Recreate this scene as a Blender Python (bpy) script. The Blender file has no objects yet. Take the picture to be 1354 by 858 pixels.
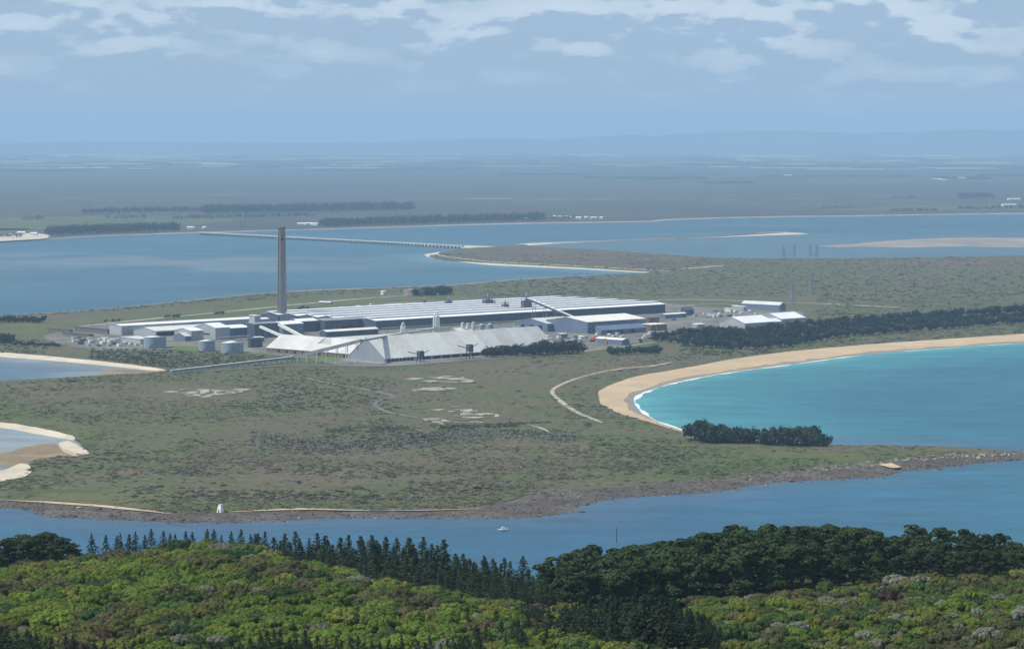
import bpy, bmesh, math, random
import numpy as np
from mathutils import Vector
from mathutils.geometry import delaunay_2d_cdt
R = math.radians
rng = np.random.default_rng(7)
random.seed(7)
scn = bpy.context.scene
C = scn.collection

# ------------------------------------------------------------------ camera
F, CX, CY, YH, H = 3750.0, 677.0, 429.0, 197.0, 250.0
PITCH = math.atan((CY - YH) / F)
cam_d = bpy.data.cameras.new('camera'); cam = bpy.data.objects.new('camera', cam_d); C.objects.link(cam)
cam_d.sensor_width = 36; cam_d.sensor_fit = 'HORIZONTAL'; cam_d.lens = F / 1354 * 36
cam_d.clip_start = 1; cam_d.clip_end = 300000
cam.location = (0, 0, H); cam.rotation_euler = (math.pi / 2 - PITCH, 0, 0)
scn.camera = cam

# ------------------------------------------------------------------ sky, sun, exposure
SUN_EL, SUN_AZ = R(54), R(-97)          # azimuth from the view direction, negative = left
w = bpy.data.worlds.new('World'); scn.world = w; w.use_nodes = True
nt = w.node_tree; nt.nodes.clear()
def N(t, tree=None, **kw):
    n = (tree or nt).nodes.new(t)
    for k, v in kw.items(): setattr(n, k, v)
    return n
def LK(a, b, tree=None): (tree or nt).links.new(a, b)
def wmath(op, a, b=None, c=None):
    n = N('ShaderNodeMath', operation=op)
    for i, v in enumerate((a, b, c)):
        if v is None: continue
        if isinstance(v, (int, float)): n.inputs[i].default_value = v
        else: LK(v, n.inputs[i])
    return n.outputs[0]
def wmix(f, a, b):
    n = N('ShaderNodeMix', data_type='RGBA')
    for i, v in ((0, f), (6, a), (7, b)):
        if isinstance(v, (int, float)): n.inputs[i].default_value = v
        elif isinstance(v, tuple): n.inputs[i].default_value = (*v, 1)
        else: LK(v, n.inputs[i])
    return n.outputs[2]
def wramp(v, lo, hi):
    n = N('ShaderNodeMapRange', interpolation_type='SMOOTHSTEP')
    LK(v, n.inputs[0]); n.inputs[1].default_value = lo; n.inputs[2].default_value = hi
    return n.outputs[0]
sky = N('ShaderNodeTexSky', sky_type='NISHITA', sun_disc=False, sun_elevation=SUN_EL, sun_rotation=SUN_AZ,
        altitude=250, air_density=1.0, dust_density=0.4, ozone_density=2.5)
tc = N('ShaderNodeTexCoord'); sep = N('ShaderNodeSeparateXYZ'); LK(tc.outputs['Generated'], sep.inputs[0])
den = wmath('ADD', wmath('MAXIMUM', sep.outputs[2], 0.0), 0.33)
def cloud_noise(dz, seed, sc, det=7, rough=0.54):
    d2 = wmath('ADD', den, dz)
    cmb = N('ShaderNodeCombineXYZ')
    LK(wmath('ADD', wmath('DIVIDE', sep.outputs[0], d2), 2.05), cmb.inputs[0]); LK(wmath('DIVIDE', sep.outputs[1], d2), cmb.inputs[1]); cmb.inputs[2].default_value = seed
    n = N('ShaderNodeTexNoise'); LK(cmb.outputs[0], n.inputs['Vector'])
    n.inputs['Scale'].default_value = sc; n.inputs['Detail'].default_value = det; n.inputs['Roughness'].default_value = rough
    return n.outputs[0]
CS = 3.1
big = cloud_noise(0.0, CS + 4, 2.6, 3, 0.5)
d0 = cloud_noise(0.0, CS, 12.0)
d1 = cloud_noise(0.0045, CS, 12.0)
elm = wramp(sep.outputs[2], 0.010, 0.046)                       # thin cumulus bank stands above the far haze
cover = wmath('ADD', wmath('ADD', d0, wmath('MULTIPLY', wmath('SUBTRACT', big, 0.46), 0.6)), wmath('MULTIPLY', wmath('SUBTRACT', elm, 1.0), 0.30))
cmask = wramp(cover, 0.20, 0.80)
lit = wramp(wmath('SUBTRACT', d0, d1), -0.035, 0.06)
skyc = N('ShaderNodeVectorMath', operation='SCALE'); LK(sky.outputs[0], skyc.inputs[0]); skyc.inputs['Scale'].default_value = 0.10
veil = wmath('MULTIPLY', wramp(sep.outputs[2], 0.30, 0.0), 0.80)  # distant blue-grey cloud deck towards the horizon
base = wmix(veil, skyc.outputs[0], (0.285, 0.382, 0.500))
cloudc = wmix(lit, (0.330, 0.435, 0.580), (0.72, 0.78, 0.82))
final = wmix(wmath('MULTIPLY', cmask, 0.76), base, cloudc)
bg = N('ShaderNodeBackground'); bg.inputs[1].default_value = 1.0; LK(final, bg.inputs[0])
wo = N('ShaderNodeOutputWorld'); LK(bg.outputs[0], wo.inputs[0])

sun_d = bpy.data.lights.new('sun', 'SUN'); sun = bpy.data.objects.new('sun', sun_d); C.objects.link(sun)
sun_d.energy = 4.2; sun_d.angle = R(0.53); sun_d.color = (1.0, 0.95, 0.87)
SV = Vector((math.sin(SUN_AZ) * math.cos(SUN_EL), math.cos(SUN_AZ) * math.cos(SUN_EL), math.sin(SUN_EL)))
sun.rotation_euler = SV.to_track_quat('Z', 'Y').to_euler(); sun.location = (0, 0, 2000)
vs = scn.view_settings
vs.view_transform = 'Standard'; vs.look = 'None'; vs.exposure = 0.24; vs.gamma = 1.0; vs.use_curve_mapping = False
cy = scn.cycles
cy.max_bounces = 5; cy.diffuse_bounces = 2; cy.glossy_bounces = 2; cy.transmission_bounces = 2; cy.volume_bounces = 1; cy.transparent_max_bounces = 6
cy.use_denoising = True; cy.sample_clamp_indirect = 4
HAZE_DENSITY, HAZE_COLOR, HAZE_G = 4.3e-5, (0.48, 0.71, 0.96), 0.0

# ------------------------------------------------------------------ materials
MATS = {}
def new_mat(name):
    m = bpy.data.materials.new(name); m.use_nodes = True; m.node_tree.nodes.clear(); MATS[name] = m
    return m, m.node_tree
def finish(t, color, rough=0.8, spec=0.2, bump=None, metal=0.0, transl=0.0):
    p = N('ShaderNodeBsdfPrincipled', t)
    if isinstance(color, tuple): p.inputs['Base Color'].default_value = (*color, 1)
    else: LK(color, p.inputs['Base Color'], t)
    p.inputs['Roughness'].default_value = rough; p.inputs['Specular IOR Level'].default_value = spec; p.inputs['Metallic'].default_value = metal
    if bump is not None: LK(bump, p.inputs['Normal'], t)
    o = N('ShaderNodeOutputMaterial', t)
    if transl > 0:
        tr = N('ShaderNodeBsdfTranslucent', t)
        if isinstance(color, tuple): tr.inputs[0].default_value = (*color, 1)
        else: LK(color, tr.inputs[0], t)
        mx = N('ShaderNodeMixShader', t); mx.inputs[0].default_value = transl
        LK(p.outputs[0], mx.inputs[1], t); LK(tr.outputs[0], mx.inputs[2], t); LK(mx.outputs[0], o.inputs[0], t)
    else: LK(p.outputs[0], o.inputs[0], t)
def tnoise(t, scale, detail=4, rough=0.55, stretch=(1, 1, 1), vec=None, off=0.0):
    if vec is None: vec = N('ShaderNodeNewGeometry', t).outputs['Position']
    mp = N('ShaderNodeMapping', t); mp.inputs['Scale'].default_value = [scale * s for s in stretch]; mp.inputs['Location'].default_value = (off, off * 1.7, 0)
    LK(vec, mp.inputs[0], t)
    n = N('ShaderNodeTexNoise', t); n.inputs['Scale'].default_value = 1; n.inputs['Detail'].default_value = detail; n.inputs['Roughness'].default_value = rough
    LK(mp.outputs[0], n.inputs['Vector'], t)
    return n.outputs[0]
def tramp(t, v, lo, hi):
    n = N('ShaderNodeMapRange', t, interpolation_type='SMOOTHSTEP'); LK(v, n.inputs[0], t); n.inputs[1].default_value = lo; n.inputs[2].default_value = hi
    return n.outputs[0]
def tmix(t, f, a, b, blend='MIX'):
    n = N('ShaderNodeMix', t, data_type='RGBA', blend_type=blend)
    for i, v in ((0, f), (6, a), (7, b)):
        if isinstance(v, (int, float)): n.inputs[i].default_value = v
        elif isinstance(v, tuple): n.inputs[i].default_value = (*v, 1)
        else: LK(v, n.inputs[i], t)
    return n.outputs[2]
def tbump(t, h, dist, strength=1.0):
    b = N('ShaderNodeBump', t); b.inputs['Distance'].default_value = dist; b.inputs['Strength'].default_value = strength; LK(h, b.inputs['Height'], t)
    return b.outputs[0]
def ground_mat(name, a, b, c, s1=1/420, s2=1/70, s3=1/7, val=0.5, rough=0.95, bump=0.4, lohi=(0.42, 0.6)):
    m, t = new_mat(name)
    col = tmix(t, tramp(t, tnoise(t, s1, 5), *lohi), a, b)
    col = tmix(t, tramp(t, tnoise(t, s2, 5, 0.6, off=13), 0.48, 0.66), col, c)
    fine = tnoise(t, s3, 4, 0.7, off=5)
    g = N('ShaderNodeMapRange', t); LK(fine, g.inputs[0], t); g.inputs[1].default_value = 0.25; g.inputs[2].default_value = 0.75; g.inputs[3].default_value = 1 - val; g.inputs[4].default_value = 1 + val
    sc = N('ShaderNodeVectorMath', t, operation='SCALE'); LK(col, sc.inputs[0], t); LK(g.outputs[0], sc.inputs['Scale'], t)
    finish(t, sc.outputs[0], rough, 0.1, tbump(t, fine, bump / s3 * 0.15, 0.6))
    return m
def paint_mat(name, col, var=0.15, rough=0.55, spec=0.3, metal=0.0, streak=0.35):
    """weathered sheet metal / concrete: blotches, sheet joints and faint streaks down the surface"""
    m, t = new_mat(name)
    obj = N('ShaderNodeTexCoord', t).outputs['Object']
    n1 = tnoise(t, 0.06, 5, 0.6, vec=obj); n2 = tnoise(t, streak, 3, 0.6, (1, 1, 0.08), obj, 3)
    f = N('ShaderNodeMath', t, operation='ADD'); LK(n1, f.inputs[0], t); LK(n2, f.inputs[1], t)
    g = N('ShaderNodeMapRange', t); LK(f.outputs[0], g.inputs[0], t); g.inputs[1].default_value = 0.7; g.inputs[2].default_value = 1.3; g.inputs[3].default_value = 1 - var; g.inputs[4].default_value = 1 + var
    sc = N('ShaderNodeVectorMath', t, operation='SCALE'); sc.inputs[0].default_value = col; LK(g.outputs[0], sc.inputs['Scale'], t)
    finish(t, sc.outputs[0], rough, spec, None, metal)
    return m
def leaf_mat(name, mode, var=0.25, transl=0.25):
    """foliage; the tint comes from the plant itself (object colour or a per-plant mesh attribute)"""
    m, t = new_mat(name)
    if mode == 'obj': base = N('ShaderNodeObjectInfo', t).outputs['Color']
    else: base = N('ShaderNodeAttribute', t, attribute_name='tint').outputs['Color']
    n = tnoise(t, 0.9, 3, 0.6)
    g = N('ShaderNodeMapRange', t); LK(n, g.inputs[0], t); g.inputs[1].default_value = 0.3; g.inputs[2].default_value = 0.7; g.inputs[3].default_value = 1 - var; g.inputs[4].default_value = 1 + var
    sc = N('ShaderNodeVectorMath', t, operation='SCALE'); LK(base, sc.inputs[0], t); LK(g.outputs[0], sc.inputs['Scale'], t)
    finish(t, sc.outputs[0], 0.75, 0.12, None, 0, transl)
    return m
leaf_mat('leaf_obj', 'obj'); leaf_mat('leaf_attr', 'attr'); leaf_mat('rock_attr', 'attr', 0.3, 0.0)
leaf_mat('needle', 'obj', 0.3, 0.12); leaf_mat('needle_attr', 'attr', 0.3, 0.12)
ground_mat('scrubland', (0.092, 0.099, 0.05), (0.108, 0.098, 0.06), (0.08, 0.102, 0.04), val=0.45)
ground_mat('heath', (0.106, 0.094, 0.06), (0.114, 0.1, 0.064), (0.09, 0.1, 0.048), 1/300, 1/60, 1/8, 0.4)
ground_mat('spit_heath', (0.1, 0.08, 0.056), (0.125, 0.098, 0.068), (0.08, 0.078, 0.05), 1/300, 1/80, 1/12, 0.35)
ground_mat('bog', (0.06, 0.062, 0.05), (0.078, 0.074, 0.056), (0.05, 0.06, 0.044), 1/2200, 1/500, 1/60, 0.3, bump=0.02)
ground_mat('pasture', (0.08, 0.105, 0.036), (0.11, 0.112, 0.052), (0.068, 0.086, 0.036), 1/500, 1/90, 1/9, 0.25)
ground_mat('bright_grass', (0.100, 0.150, 0.035), (0.150, 0.170, 0.060), (0.080, 0.110, 0.035), 1/120, 1/30, 1/5, 0.3)
ground_mat('yard_gravel', (0.15, 0.145, 0.128), (0.2, 0.19, 0.165), (0.095, 0.105, 0.07), 1/120, 1/40, 1/4, 0.3)
ground_mat('sand', (0.46, 0.345, 0.215), (0.5, 0.385, 0.25), (0.41, 0.32, 0.21), 1/150, 1/40, 1/3, 0.10, bump=0.1)
ground_mat('pale_sand', (0.52, 0.455, 0.345), (0.57, 0.5, 0.39), (0.44, 0.39, 0.3), 1/200, 1/50, 1/4, 0.12, bump=0.1)
ground_mat('bare_gravel', (0.36, 0.33, 0.265), (0.41, 0.36, 0.28), (0.17, 0.165, 0.12), 1/60, 1/14, 1/2.5, 0.25)
ground_mat('tidal_flat', (0.220, 0.165, 0.100), (0.300, 0.220, 0.120), (0.170, 0.150, 0.120), 1/90, 1/30, 1/5, 0.2)
ground_mat('sand_flat', (0.25, 0.215, 0.185), (0.3, 0.255, 0.22), (0.17, 0.18, 0.18), 1/300, 1/90, 1/20, 0.1)
ground_mat('rock_shelf', (0.09, 0.077, 0.066), (0.12, 0.105, 0.09), (0.058, 0.054, 0.049), 1/60, 1/14, 1/2.2, 0.55)
ground_mat('shingle', (0.16, 0.16, 0.15), (0.2, 0.19, 0.175), (0.11, 0.105, 0.098), 1/60, 1/14, 1/2.2, 0.3)
ground_mat('hill_soil', (0.040, 0.045, 0.018), (0.060, 0.055, 0.025), (0.030, 0.035, 0.015), 1/60, 1/14, 1/2.2, 0.4)
ground_mat('mountain', (0.060, 0.070, 0.060), (0.080, 0.085, 0.070), (0.05, 0.06, 0.05), 1/9000, 1/3000, 1/600, 0.3, bump=0.0)
paint_mat('roof_white', (0.80, 0.81, 0.81), 0.10, 0.5)
paint_mat('roof_cream', (0.74, 0.71, 0.63), 0.12, 0.6)
paint_mat('roof_grey', (0.55, 0.55, 0.52), 0.14, 0.6)
paint_mat('roof_pale', (0.63, 0.63, 0.58), 0.12, 0.6)
paint_mat('gable_grey', (0.25, 0.275, 0.31), 0.15)
paint_mat('roof_worn', (0.57, 0.565, 0.52), 0.16, 0.65)
paint_mat('roof_dull', (0.49, 0.485, 0.455), 0.18, 0.65)
paint_mat('roof_dark', (0.09, 0.10, 0.12), 0.2, 0.6)
paint_mat('wall_white', (0.62, 0.64, 0.65), 0.12)
paint_mat('wall_grey', (0.36, 0.38, 0.40), 0.15)
paint_mat('wall_blue', (0.13, 0.17, 0.24), 0.2)
paint_mat('wall_dark', (0.068, 0.084, 0.118), 0.25)
paint_mat('wall_brown', (0.16, 0.125, 0.10), 0.2)
paint_mat('opening', (0.018, 0.020, 0.024), 0.2, 0.8)
paint_mat('chimney_concrete', (0.172, 0.166, 0.155), 0.14, 0.85, 0.15, streak=0.5)
paint_mat('concrete', (0.30, 0.285, 0.26), 0.16, 0.85, 0.15, streak=0.5)
paint_mat('concrete_dark', (0.13, 0.12, 0.115), 0.2, 0.85, 0.15)
paint_mat('tank_blue', (0.25, 0.30, 0.37), 0.12, 0.5)
paint_mat('tank_brown', (0.27, 0.22, 0.19), 0.2, 0.6)
paint_mat('steel_dark', (0.040, 0.050, 0.075), 0.25, 0.5)
paint_mat('steel_grey', (0.24, 0.26, 0.28), 0.2, 0.5)
paint_mat('steel_green', (0.42, 0.50, 0.46), 0.15, 0.55)
paint_mat('orange_paint', (0.70, 0.17, 0.03), 0.15, 0.5)
paint_mat('red_paint', (0.40, 0.07, 0.05), 0.15, 0.5)
paint_mat('blue_paint', (0.08, 0.16, 0.35), 0.15, 0.5)
paint_mat('white_paint', (0.80, 0.80, 0.78), 0.08, 0.5)
paint_mat('galvanised', (0.30, 0.32, 0.34), 0.1, 0.5)
paint_mat('bark', (0.075, 0.060, 0.048), 0.35, 0.9, 0.05, streak=3)
paint_mat('tyre', (0.02, 0.02, 0.02), 0.2, 0.8)
m, t = new_mat('foam'); finish(t, tmix(t, tramp(t, tnoise(t, 0.35, 4, 0.7), 0.3, 0.6), (0.40, 0.55, 0.58), (0.74, 0.78, 0.78)), 0.7, 0.2)

# water: colour of the sea itself comes from the depth/bottom stored on the mesh; wind patches, shoals and wavelets from noise
def water_mat(name, attr):
    m, t = new_mat(name)
    if attr: base = N('ShaderNodeAttribute', t, attribute_name='tint').outputs['Color']
    else: base = (0.030, 0.105, 0.175)
    patch = tnoise(t, 1/260, 5, 0.6, (0.35, 1, 1)); g = N('ShaderNodeMapRange', t); LK(patch, g.inputs[0], t)
    g.inputs[1].default_value = 0.3; g.inputs[2].default_value = 0.7; g.inputs[3].default_value = 0.82; g.inputs[4].default_value = 1.18
    sc = N('ShaderNodeVectorMath', t, operation='SCALE')
    if attr: LK(base, sc.inputs[0], t)
    else: sc.inputs[0].default_value = base
    LK(g.outputs[0], sc.inputs['Scale'], t)
    rip = tnoise(t, 1/34, 5, .7, (.45, 1, 1), off=3); g2 = N('ShaderNodeMapRange', t); LK(rip, g2.inputs[0], t); g2.inputs[1].default_value = .3; g2.inputs[2].default_value = .7; g2.inputs[3].default_value = .74; g2.inputs[4].default_value = 1.26
    sc2 = N('ShaderNodeVectorMath', t, operation='SCALE'); LK(sc.outputs[0], sc2.inputs[0], t); LK(g2.outputs[0], sc2.inputs['Scale'], t); sc = sc2
    wav = tnoise(t, 1/11, 4, 0.65, (0.6, 1, 1)); wav2 = tnoise(t, 1/2.6, 3, 0.6, off=9)
    col = sc.outputs[0]
    cap = tramp(t, tnoise(t, 1/3.4, 2, 0.5, (0.5, 1, 1), off=31), 0.765, 0.80)
    col = tmix(t, cap, col, (0.6, 0.66, 0.68))
    h = N('ShaderNodeMath', t, operation='MULTIPLY_ADD'); LK(wav, h.inputs[0], t); h.inputs[1].default_value = 2.0; LK(wav2, h.inputs[2], t)
    finish(t, col, 0.42, 0.28, tbump(t, h.outputs[0], 0.55, 1.0))
water_mat('water', True); water_mat('open_sea', False)

# ------------------------------------------------------------------ mesh + object helpers
FWD = np.array([0, math.cos(PITCH), -math.sin(PITCH)]); UPV = np.array([0, math.sin(PITCH), math.cos(PITCH)])
def P(px, py, z=0.0):
    d = FWD + np.array([(px - CX) / F, 0, 0]) + UPV * ((CY - py) / F)
    s = (z - H) / d[2]
    return np.array([d[0] * s, d[1] * s, z])
def mesh_np(name, V, Fc, mat=None, tint=None, smooth=False):
    """V (n,3), Fc (m,k) uniform polygons"""
    V = np.asarray(V, np.float32); Fc = np.asarray(Fc, np.int32)
    me = bpy.data.meshes.new(name); k = Fc.shape[1]
    me.vertices.add(len(V)); me.vertices.foreach_set('co', V.ravel())
    me.loops.add(Fc.size); me.loops.foreach_set('vertex_index', Fc.ravel())
    me.polygons.add(len(Fc)); me.polygons.foreach_set('loop_start', np.arange(0, Fc.size, k, dtype=np.int32))
    if smooth: me.polygons.foreach_set('use_smooth', np.ones(len(Fc), bool))
    me.update(calc_edges=True)
    if tint is not None:
        a = me.color_attributes.new('tint', 'FLOAT_COLOR', 'POINT')
        t4 = np.ones((len(V), 4), np.float32); t4[:, :3] = tint; a.data.foreach_set('color', t4.ravel())
    if mat: me.materials.append(MATS[mat])
    return me
def mesh_list(name, V, Fc, mat=None, smooth=False):
    me = bpy.data.meshes.new(name); me.from_pydata([tuple(map(float, v)) for v in V], [], Fc); me.update()
    if smooth: me.polygons.foreach_set('use_smooth', [True] * len(me.polygons))
    if mat: me.materials.append(MATS[mat])
    return me
def link(name, me, parent=None, loc=None, rz=None):
    o = bpy.data.objects.new(name, me); C.objects.link(o)
    if parent: o.parent = parent
    if loc is not None: o.location = loc
    if rz is not None: o.rotation_euler = (0, 0, rz)
    return o
def tag(o, label, cat, group=None, kind=None):
    o['label'] = label
    if kind: o['kind'] = kind
    if cat: o['category'] = cat
    if group: o['group'] = group
    return o
def structure(name, me): 
    o = link(name, me); o['kind'] = 'structure'; return o
def thing(name, label, cat, loc=(0, 0, 0), rz=0.0, group=None):
    o = bpy.data.objects.new(name, None); C.objects.link(o); o.empty_display_size = 1
    o.location = loc; o.rotation_euler = (0, 0, rz)
    return tag(o, label, cat, group)
class MB:
    """collects simple solids in local coordinates and builds one mesh"""
    def __init__(s): s.V = []; s.F = []
    def add(s, V, Fc):
        b = len(s.V); s.V += [tuple(map(float, v)) for v in V]; s.F += [tuple(i + b for i in f) for f in Fc]; return s
    def box(s, x0, x1, y0, y1, z0, z1):
        V = [(x, y, z) for z in (z0, z1) for y in (y0, y1) for x in (x0, x1)]
        return s.add(V, [(0, 2, 3, 1), (4, 5, 7, 6), (0, 1, 5, 4), (2, 6, 7, 3), (0, 4, 6, 2), (1, 3, 7, 5)])
    def cyl(s, c, r0, r1, z0, z1, n=16, cap=True):
        V = [(c[0] + r * math.cos(2 * math.pi * i / n), c[1] + r * math.sin(2 * math.pi * i / n), z) for r, z in ((r0, z0), (r1, z1)) for i in range(n)]
        Fc = [(i, (i + 1) % n, n + (i + 1) % n, n + i) for i in range(n)]
        if cap: Fc += [tuple(range(n - 1, -1, -1)), tuple(range(n, 2 * n))]
        return s.add(V, Fc)
    def beam(s, a, b, wd, ht=None):
        a, b = Vector(a), Vector(b); d = (b - a).normalized(); ht = ht or wd
        sd = d.cross(Vector((0, 0, 1)))
        sd = Vector((1, 0, 0)) if sd.length < 1e-4 else sd.normalized()
        up = sd.cross(d).normalized(); V = []
        for p in (a, b):
            for i, j in ((-1, -1), (1, -1), (1, 1), (-1, 1)): V.append(p + sd * (i * wd / 2) + up * (j * ht / 2))
        return s.add(V, [(0, 1, 2, 3), (7, 6, 5, 4), (0, 4, 5, 1), (1, 5, 6, 2), (2, 6, 7, 3), (3, 7, 4, 0)])
    def build(s, name, mat, parent=None, smooth=False, loc=None):
        return link(name, mesh_list(name, s.V, s.F, mat, smooth), parent, loc)
def fractal(pts, step, amp, closed=False, r=None):
    """densify a world polyline and roughen it so that coasts and patch edges are natural"""
    r = r or rng; pts = [np.asarray(p[:2], float) for p in pts]
    if closed: pts = pts + [pts[0]]
    P0 = np.array(pts)
    # gentle smoothing by Catmull-Rom
    out = []
    n = len(P0)
    for i in range(n - 1):
        p1, p2 = P0[i], P0[i + 1]
        p0 = P0[i - 1] if i > 0 else (P0[-2] if closed else p1)
        p3 = P0[i + 2] if i + 2 < n else (P0[1] if closed else p2)
        k = max(2, int(np.linalg.norm(p2 - p1) / step))
        k = min(k, 140)
        for j in range(k):
            u = j / k
            out.append(0.5 * ((2 * p1) + (-p0 + p2) * u + (2 * p0 - 5 * p1 + 4 * p2 - p3) * u * u + (-p0 + 3 * p1 - 3 * p2 + p3) * u ** 3))
    if not closed: out.append(P0[-1])
    A = np.array(out); m = len(A)
    dev = np.zeros(m); x = np.arange(m)
    for k, a in ((3, 1), (7, .6), (17, .4), (40, .3)):
        nn = max(2, m // max(1, (40 // k)) )
        kn = r.normal(0, 1, nn + 1); 
        if closed: kn[-1] = kn[0]
        dev += a * np.interp(x / m * nn, np.arange(nn + 1), kn)
    T = np.roll(A, -1, 0) - np.roll(A, 1, 0) if closed else np.gradient(A, axis=0)
    T /= np.linalg.norm(T, axis=1)[:, None] + 1e-9
    Nn = np.stack([-T[:, 1], T[:, 0]], 1)
    a = amp if np.isscalar(amp) else amp
    return A + Nn * (dev * a * 0.6)[:, None]
def px_line(pts, z): return [P(x, y, z) for x, y in pts]
def fill(name, loops, z, mat, skirt=None):
    pts, edges, b = [], [], 0
    for lp in loops:
        n = len(lp); pts += [Vector((p[0], p[1])) for p in lp]; edges += [(b + i, b + (i + 1) % n) for i in range(n)]; b += n
    V2, _, F2, _, _, _ = delaunay_2d_cdt(pts, edges, [], 2 if len(loops) > 1 else 1, 1e-4)
    V = [(v[0], v[1], z) for v in V2]; Fc = [tuple(f) for f in F2]
    Fc = [f if ((V[f[1]][0] - V[f[0]][0]) * (V[f[2]][1] - V[f[0]][1]) - (V[f[1]][1] - V[f[0]][1]) * (V[f[2]][0] - V[f[0]][0])) > 0 else f[::-1] for f in Fc]
    if skirt is not None:
        for lp in loops:
            n = len(lp); b = len(V)
            V += [(p[0], p[1], z) for p in lp] + [(p[0], p[1], skirt) for p in lp]
            Fc += [(b + i, b + (i + 1) % n, b + n + (i + 1) % n, b + n + i) for i in range(n)]
    return mesh_list(name, V, Fc, mat)
def ribbon(name, A, B, zA, zB, mat, n=None):
    """strip between two polylines (resampled to the same count)"""
    def res(Q, n):
        Q = np.array([q[:2] for q in Q]); d = np.r_[0, np.cumsum(np.linalg.norm(np.diff(Q, axis=0), axis=1))]; s = np.linspace(0, d[-1], n)
        return np.stack([np.interp(s, d, Q[:, 0]), np.interp(s, d, Q[:, 1])], 1)
    n = n or max(len(A), len(B)); a, b = res(A, n), res(B, n); V = []; Fc = []
    mids = 3
    for k in range(mids + 1):
        u = k / mids; q = a * (1 - u) + b * u; z = zA + (zB - zA) * u
        V.append(np.c_[q, np.full(n, z)])
    V = np.concatenate(V)
    for k in range(mids):
        for i in range(n - 1): Fc.append((k * n + i, k * n + i + 1, (k + 1) * n + i + 1, (k + 1) * n + i))
    me = mesh_np(name, V, Fc, mat, smooth=True)
    return me
def track(name, pts, width, z, mat, amp=0.6):
    A = fractal(px_line(pts, z), 8, amp); T = np.gradient(A, axis=0); T /= np.linalg.norm(T, axis=1)[:, None]; Nn = np.stack([-T[:, 1], T[:, 0]], 1)
    wv = width / 2 * np.interp(np.arange(len(A)), np.linspace(0, len(A), max(3, len(A) // 6)), rng.uniform(.6, 1.3, max(3, len(A) // 6)))
    wv = (wv * np.clip(np.minimum(np.arange(len(A)), np.arange(len(A))[::-1]) / 5.0, .12, 1))[:, None]
    return structure(name, ribbon(name, A + Nn * wv, A - Nn * wv, z, z, mat, len(A)))

# ------------------------------------------------------------------ ground, sea, land
ZL = 2.6                                                     # level of the low peninsula
S = 60000.0
structure('open_sea', mesh_list('open_sea', [(-S, -2000, -1.2), (S, -2000, -1.2), (S, 98000, -1.2), (-S, 98000, -1.2)], [(0, 1, 2, 3)], 'open_sea'))

# coast lines traced as real places on the plane (z = ZL for the vegetation edge, z = 0 for the water line)
south_veg = [(-60, 656), (0, 660), (100, 666), (200, 675), (240, 679), (290, 677), (330, 675), (400, 672), (500, 673), (600, 672), (640, 670), (655, 661), (680, 656), (760, 648), (850, 641), (950, 631), (1060, 622), (1120, 616), (1160, 611), (1200, 606), (1280, 601), (1335, 598.5), (1392, 599)]
south_wat = [(-60, 668), (0, 673), (40, 677), (60, 686), (150, 690), (240, 694), (330, 693), (400, 690), (480, 687), (560, 688), (640, 688), (700, 687), (755, 684), (775, 674), (800, 664), (860, 658), (960, 653), (985, 645), (1050, 638), (1120, 635), (1170, 632), (1195, 624), (1250, 619), (1300, 614), (1350, 609.5), (1410, 604)]
head_n = [(1392, 599), (1340, 596), (1290, 592.5), (1200, 589), (1110, 588), (1000, 583), (935, 576), (908, 572)]
bay_veg = [(908, 572), (870, 560), (825, 547), (797, 535), (790, 523), (800, 511), (840, 498), (900, 487), (980, 473), (1050, 464), (1150, 455), (1250, 448), (1354, 441), (1480, 434), (1700, 425)]
bay_wat = [(915, 573), (885, 563), (858, 551), (842, 538), (840, 526), (858, 516), (900, 504), (960, 493), (1050, 481), (1150, 468), (1250, 460), (1354, 453), (1480, 447), (1700, 439)]
east_n = [(1700, 425), (2000, 380), (2000, 335), (1500, 336), (1354, 338), (1250, 340), (1150, 341), (1050, 342), (960, 341), (880, 337), (800, 331), (750, 328), (700, 325)]
spit = [(690, 323), (655, 326), (620, 328), (598, 331), (575, 336), (568, 339), (590, 343), (640, 347), (680, 349), (780, 354), (850, 358), (872, 359)]
north = [(872, 359), (850, 361), (790, 364), (700, 369), (600, 377), (530, 380), (400, 385), (300, 393), (200, 403), (100, 412), (0, 417), (-100, 421)]
west1 = [(-100, 455), (0, 465), (60, 470), (150, 479), (205, 486), (228, 490), (200, 493), (150, 495), (100, 498), (0, 504), (-100, 512)]
west2 = [(-100, 545), (0, 557), (55, 566), (100, 577), (118, 600), (80, 603), (52, 606), (38, 613), (30, 628), (0, 636), (-100, 640)]
L = {}
L['south_veg'] = fractal(px_line(south_veg, ZL), 12, 3.0)
L['head_n'] = fractal(px_line(head_n, ZL), 12, 3.0)
L['bay_veg'] = fractal(px_line(bay_veg, ZL), 14, 2.5)
L['east_n'] = fractal(px_line(east_n, ZL), 40, 8)
L['spit'] = fractal(px_line(spit, ZL), 25, 6)
L['north'] = fractal(px_line(north, ZL), 25, 5)
L['west1'] = fractal(px_line(west1, ZL), 14, 3)
L['west2'] = fractal(px_line(west2, ZL), 10, 2)
outline = np.concatenate([L[k] for k in ('south_veg', 'head_n', 'bay_veg', 'east_n', 'spit', 'north', 'west1', 'west2')])
keep = [0]
for i in range(1, len(outline)):
    if np.linalg.norm(outline[i] - outline[keep[-1]]) > 1.0: keep.append(i)
outline = outline[keep]
structure('peninsula', fill('peninsula', [outline], ZL, 'scrubland', -1.0))

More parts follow.
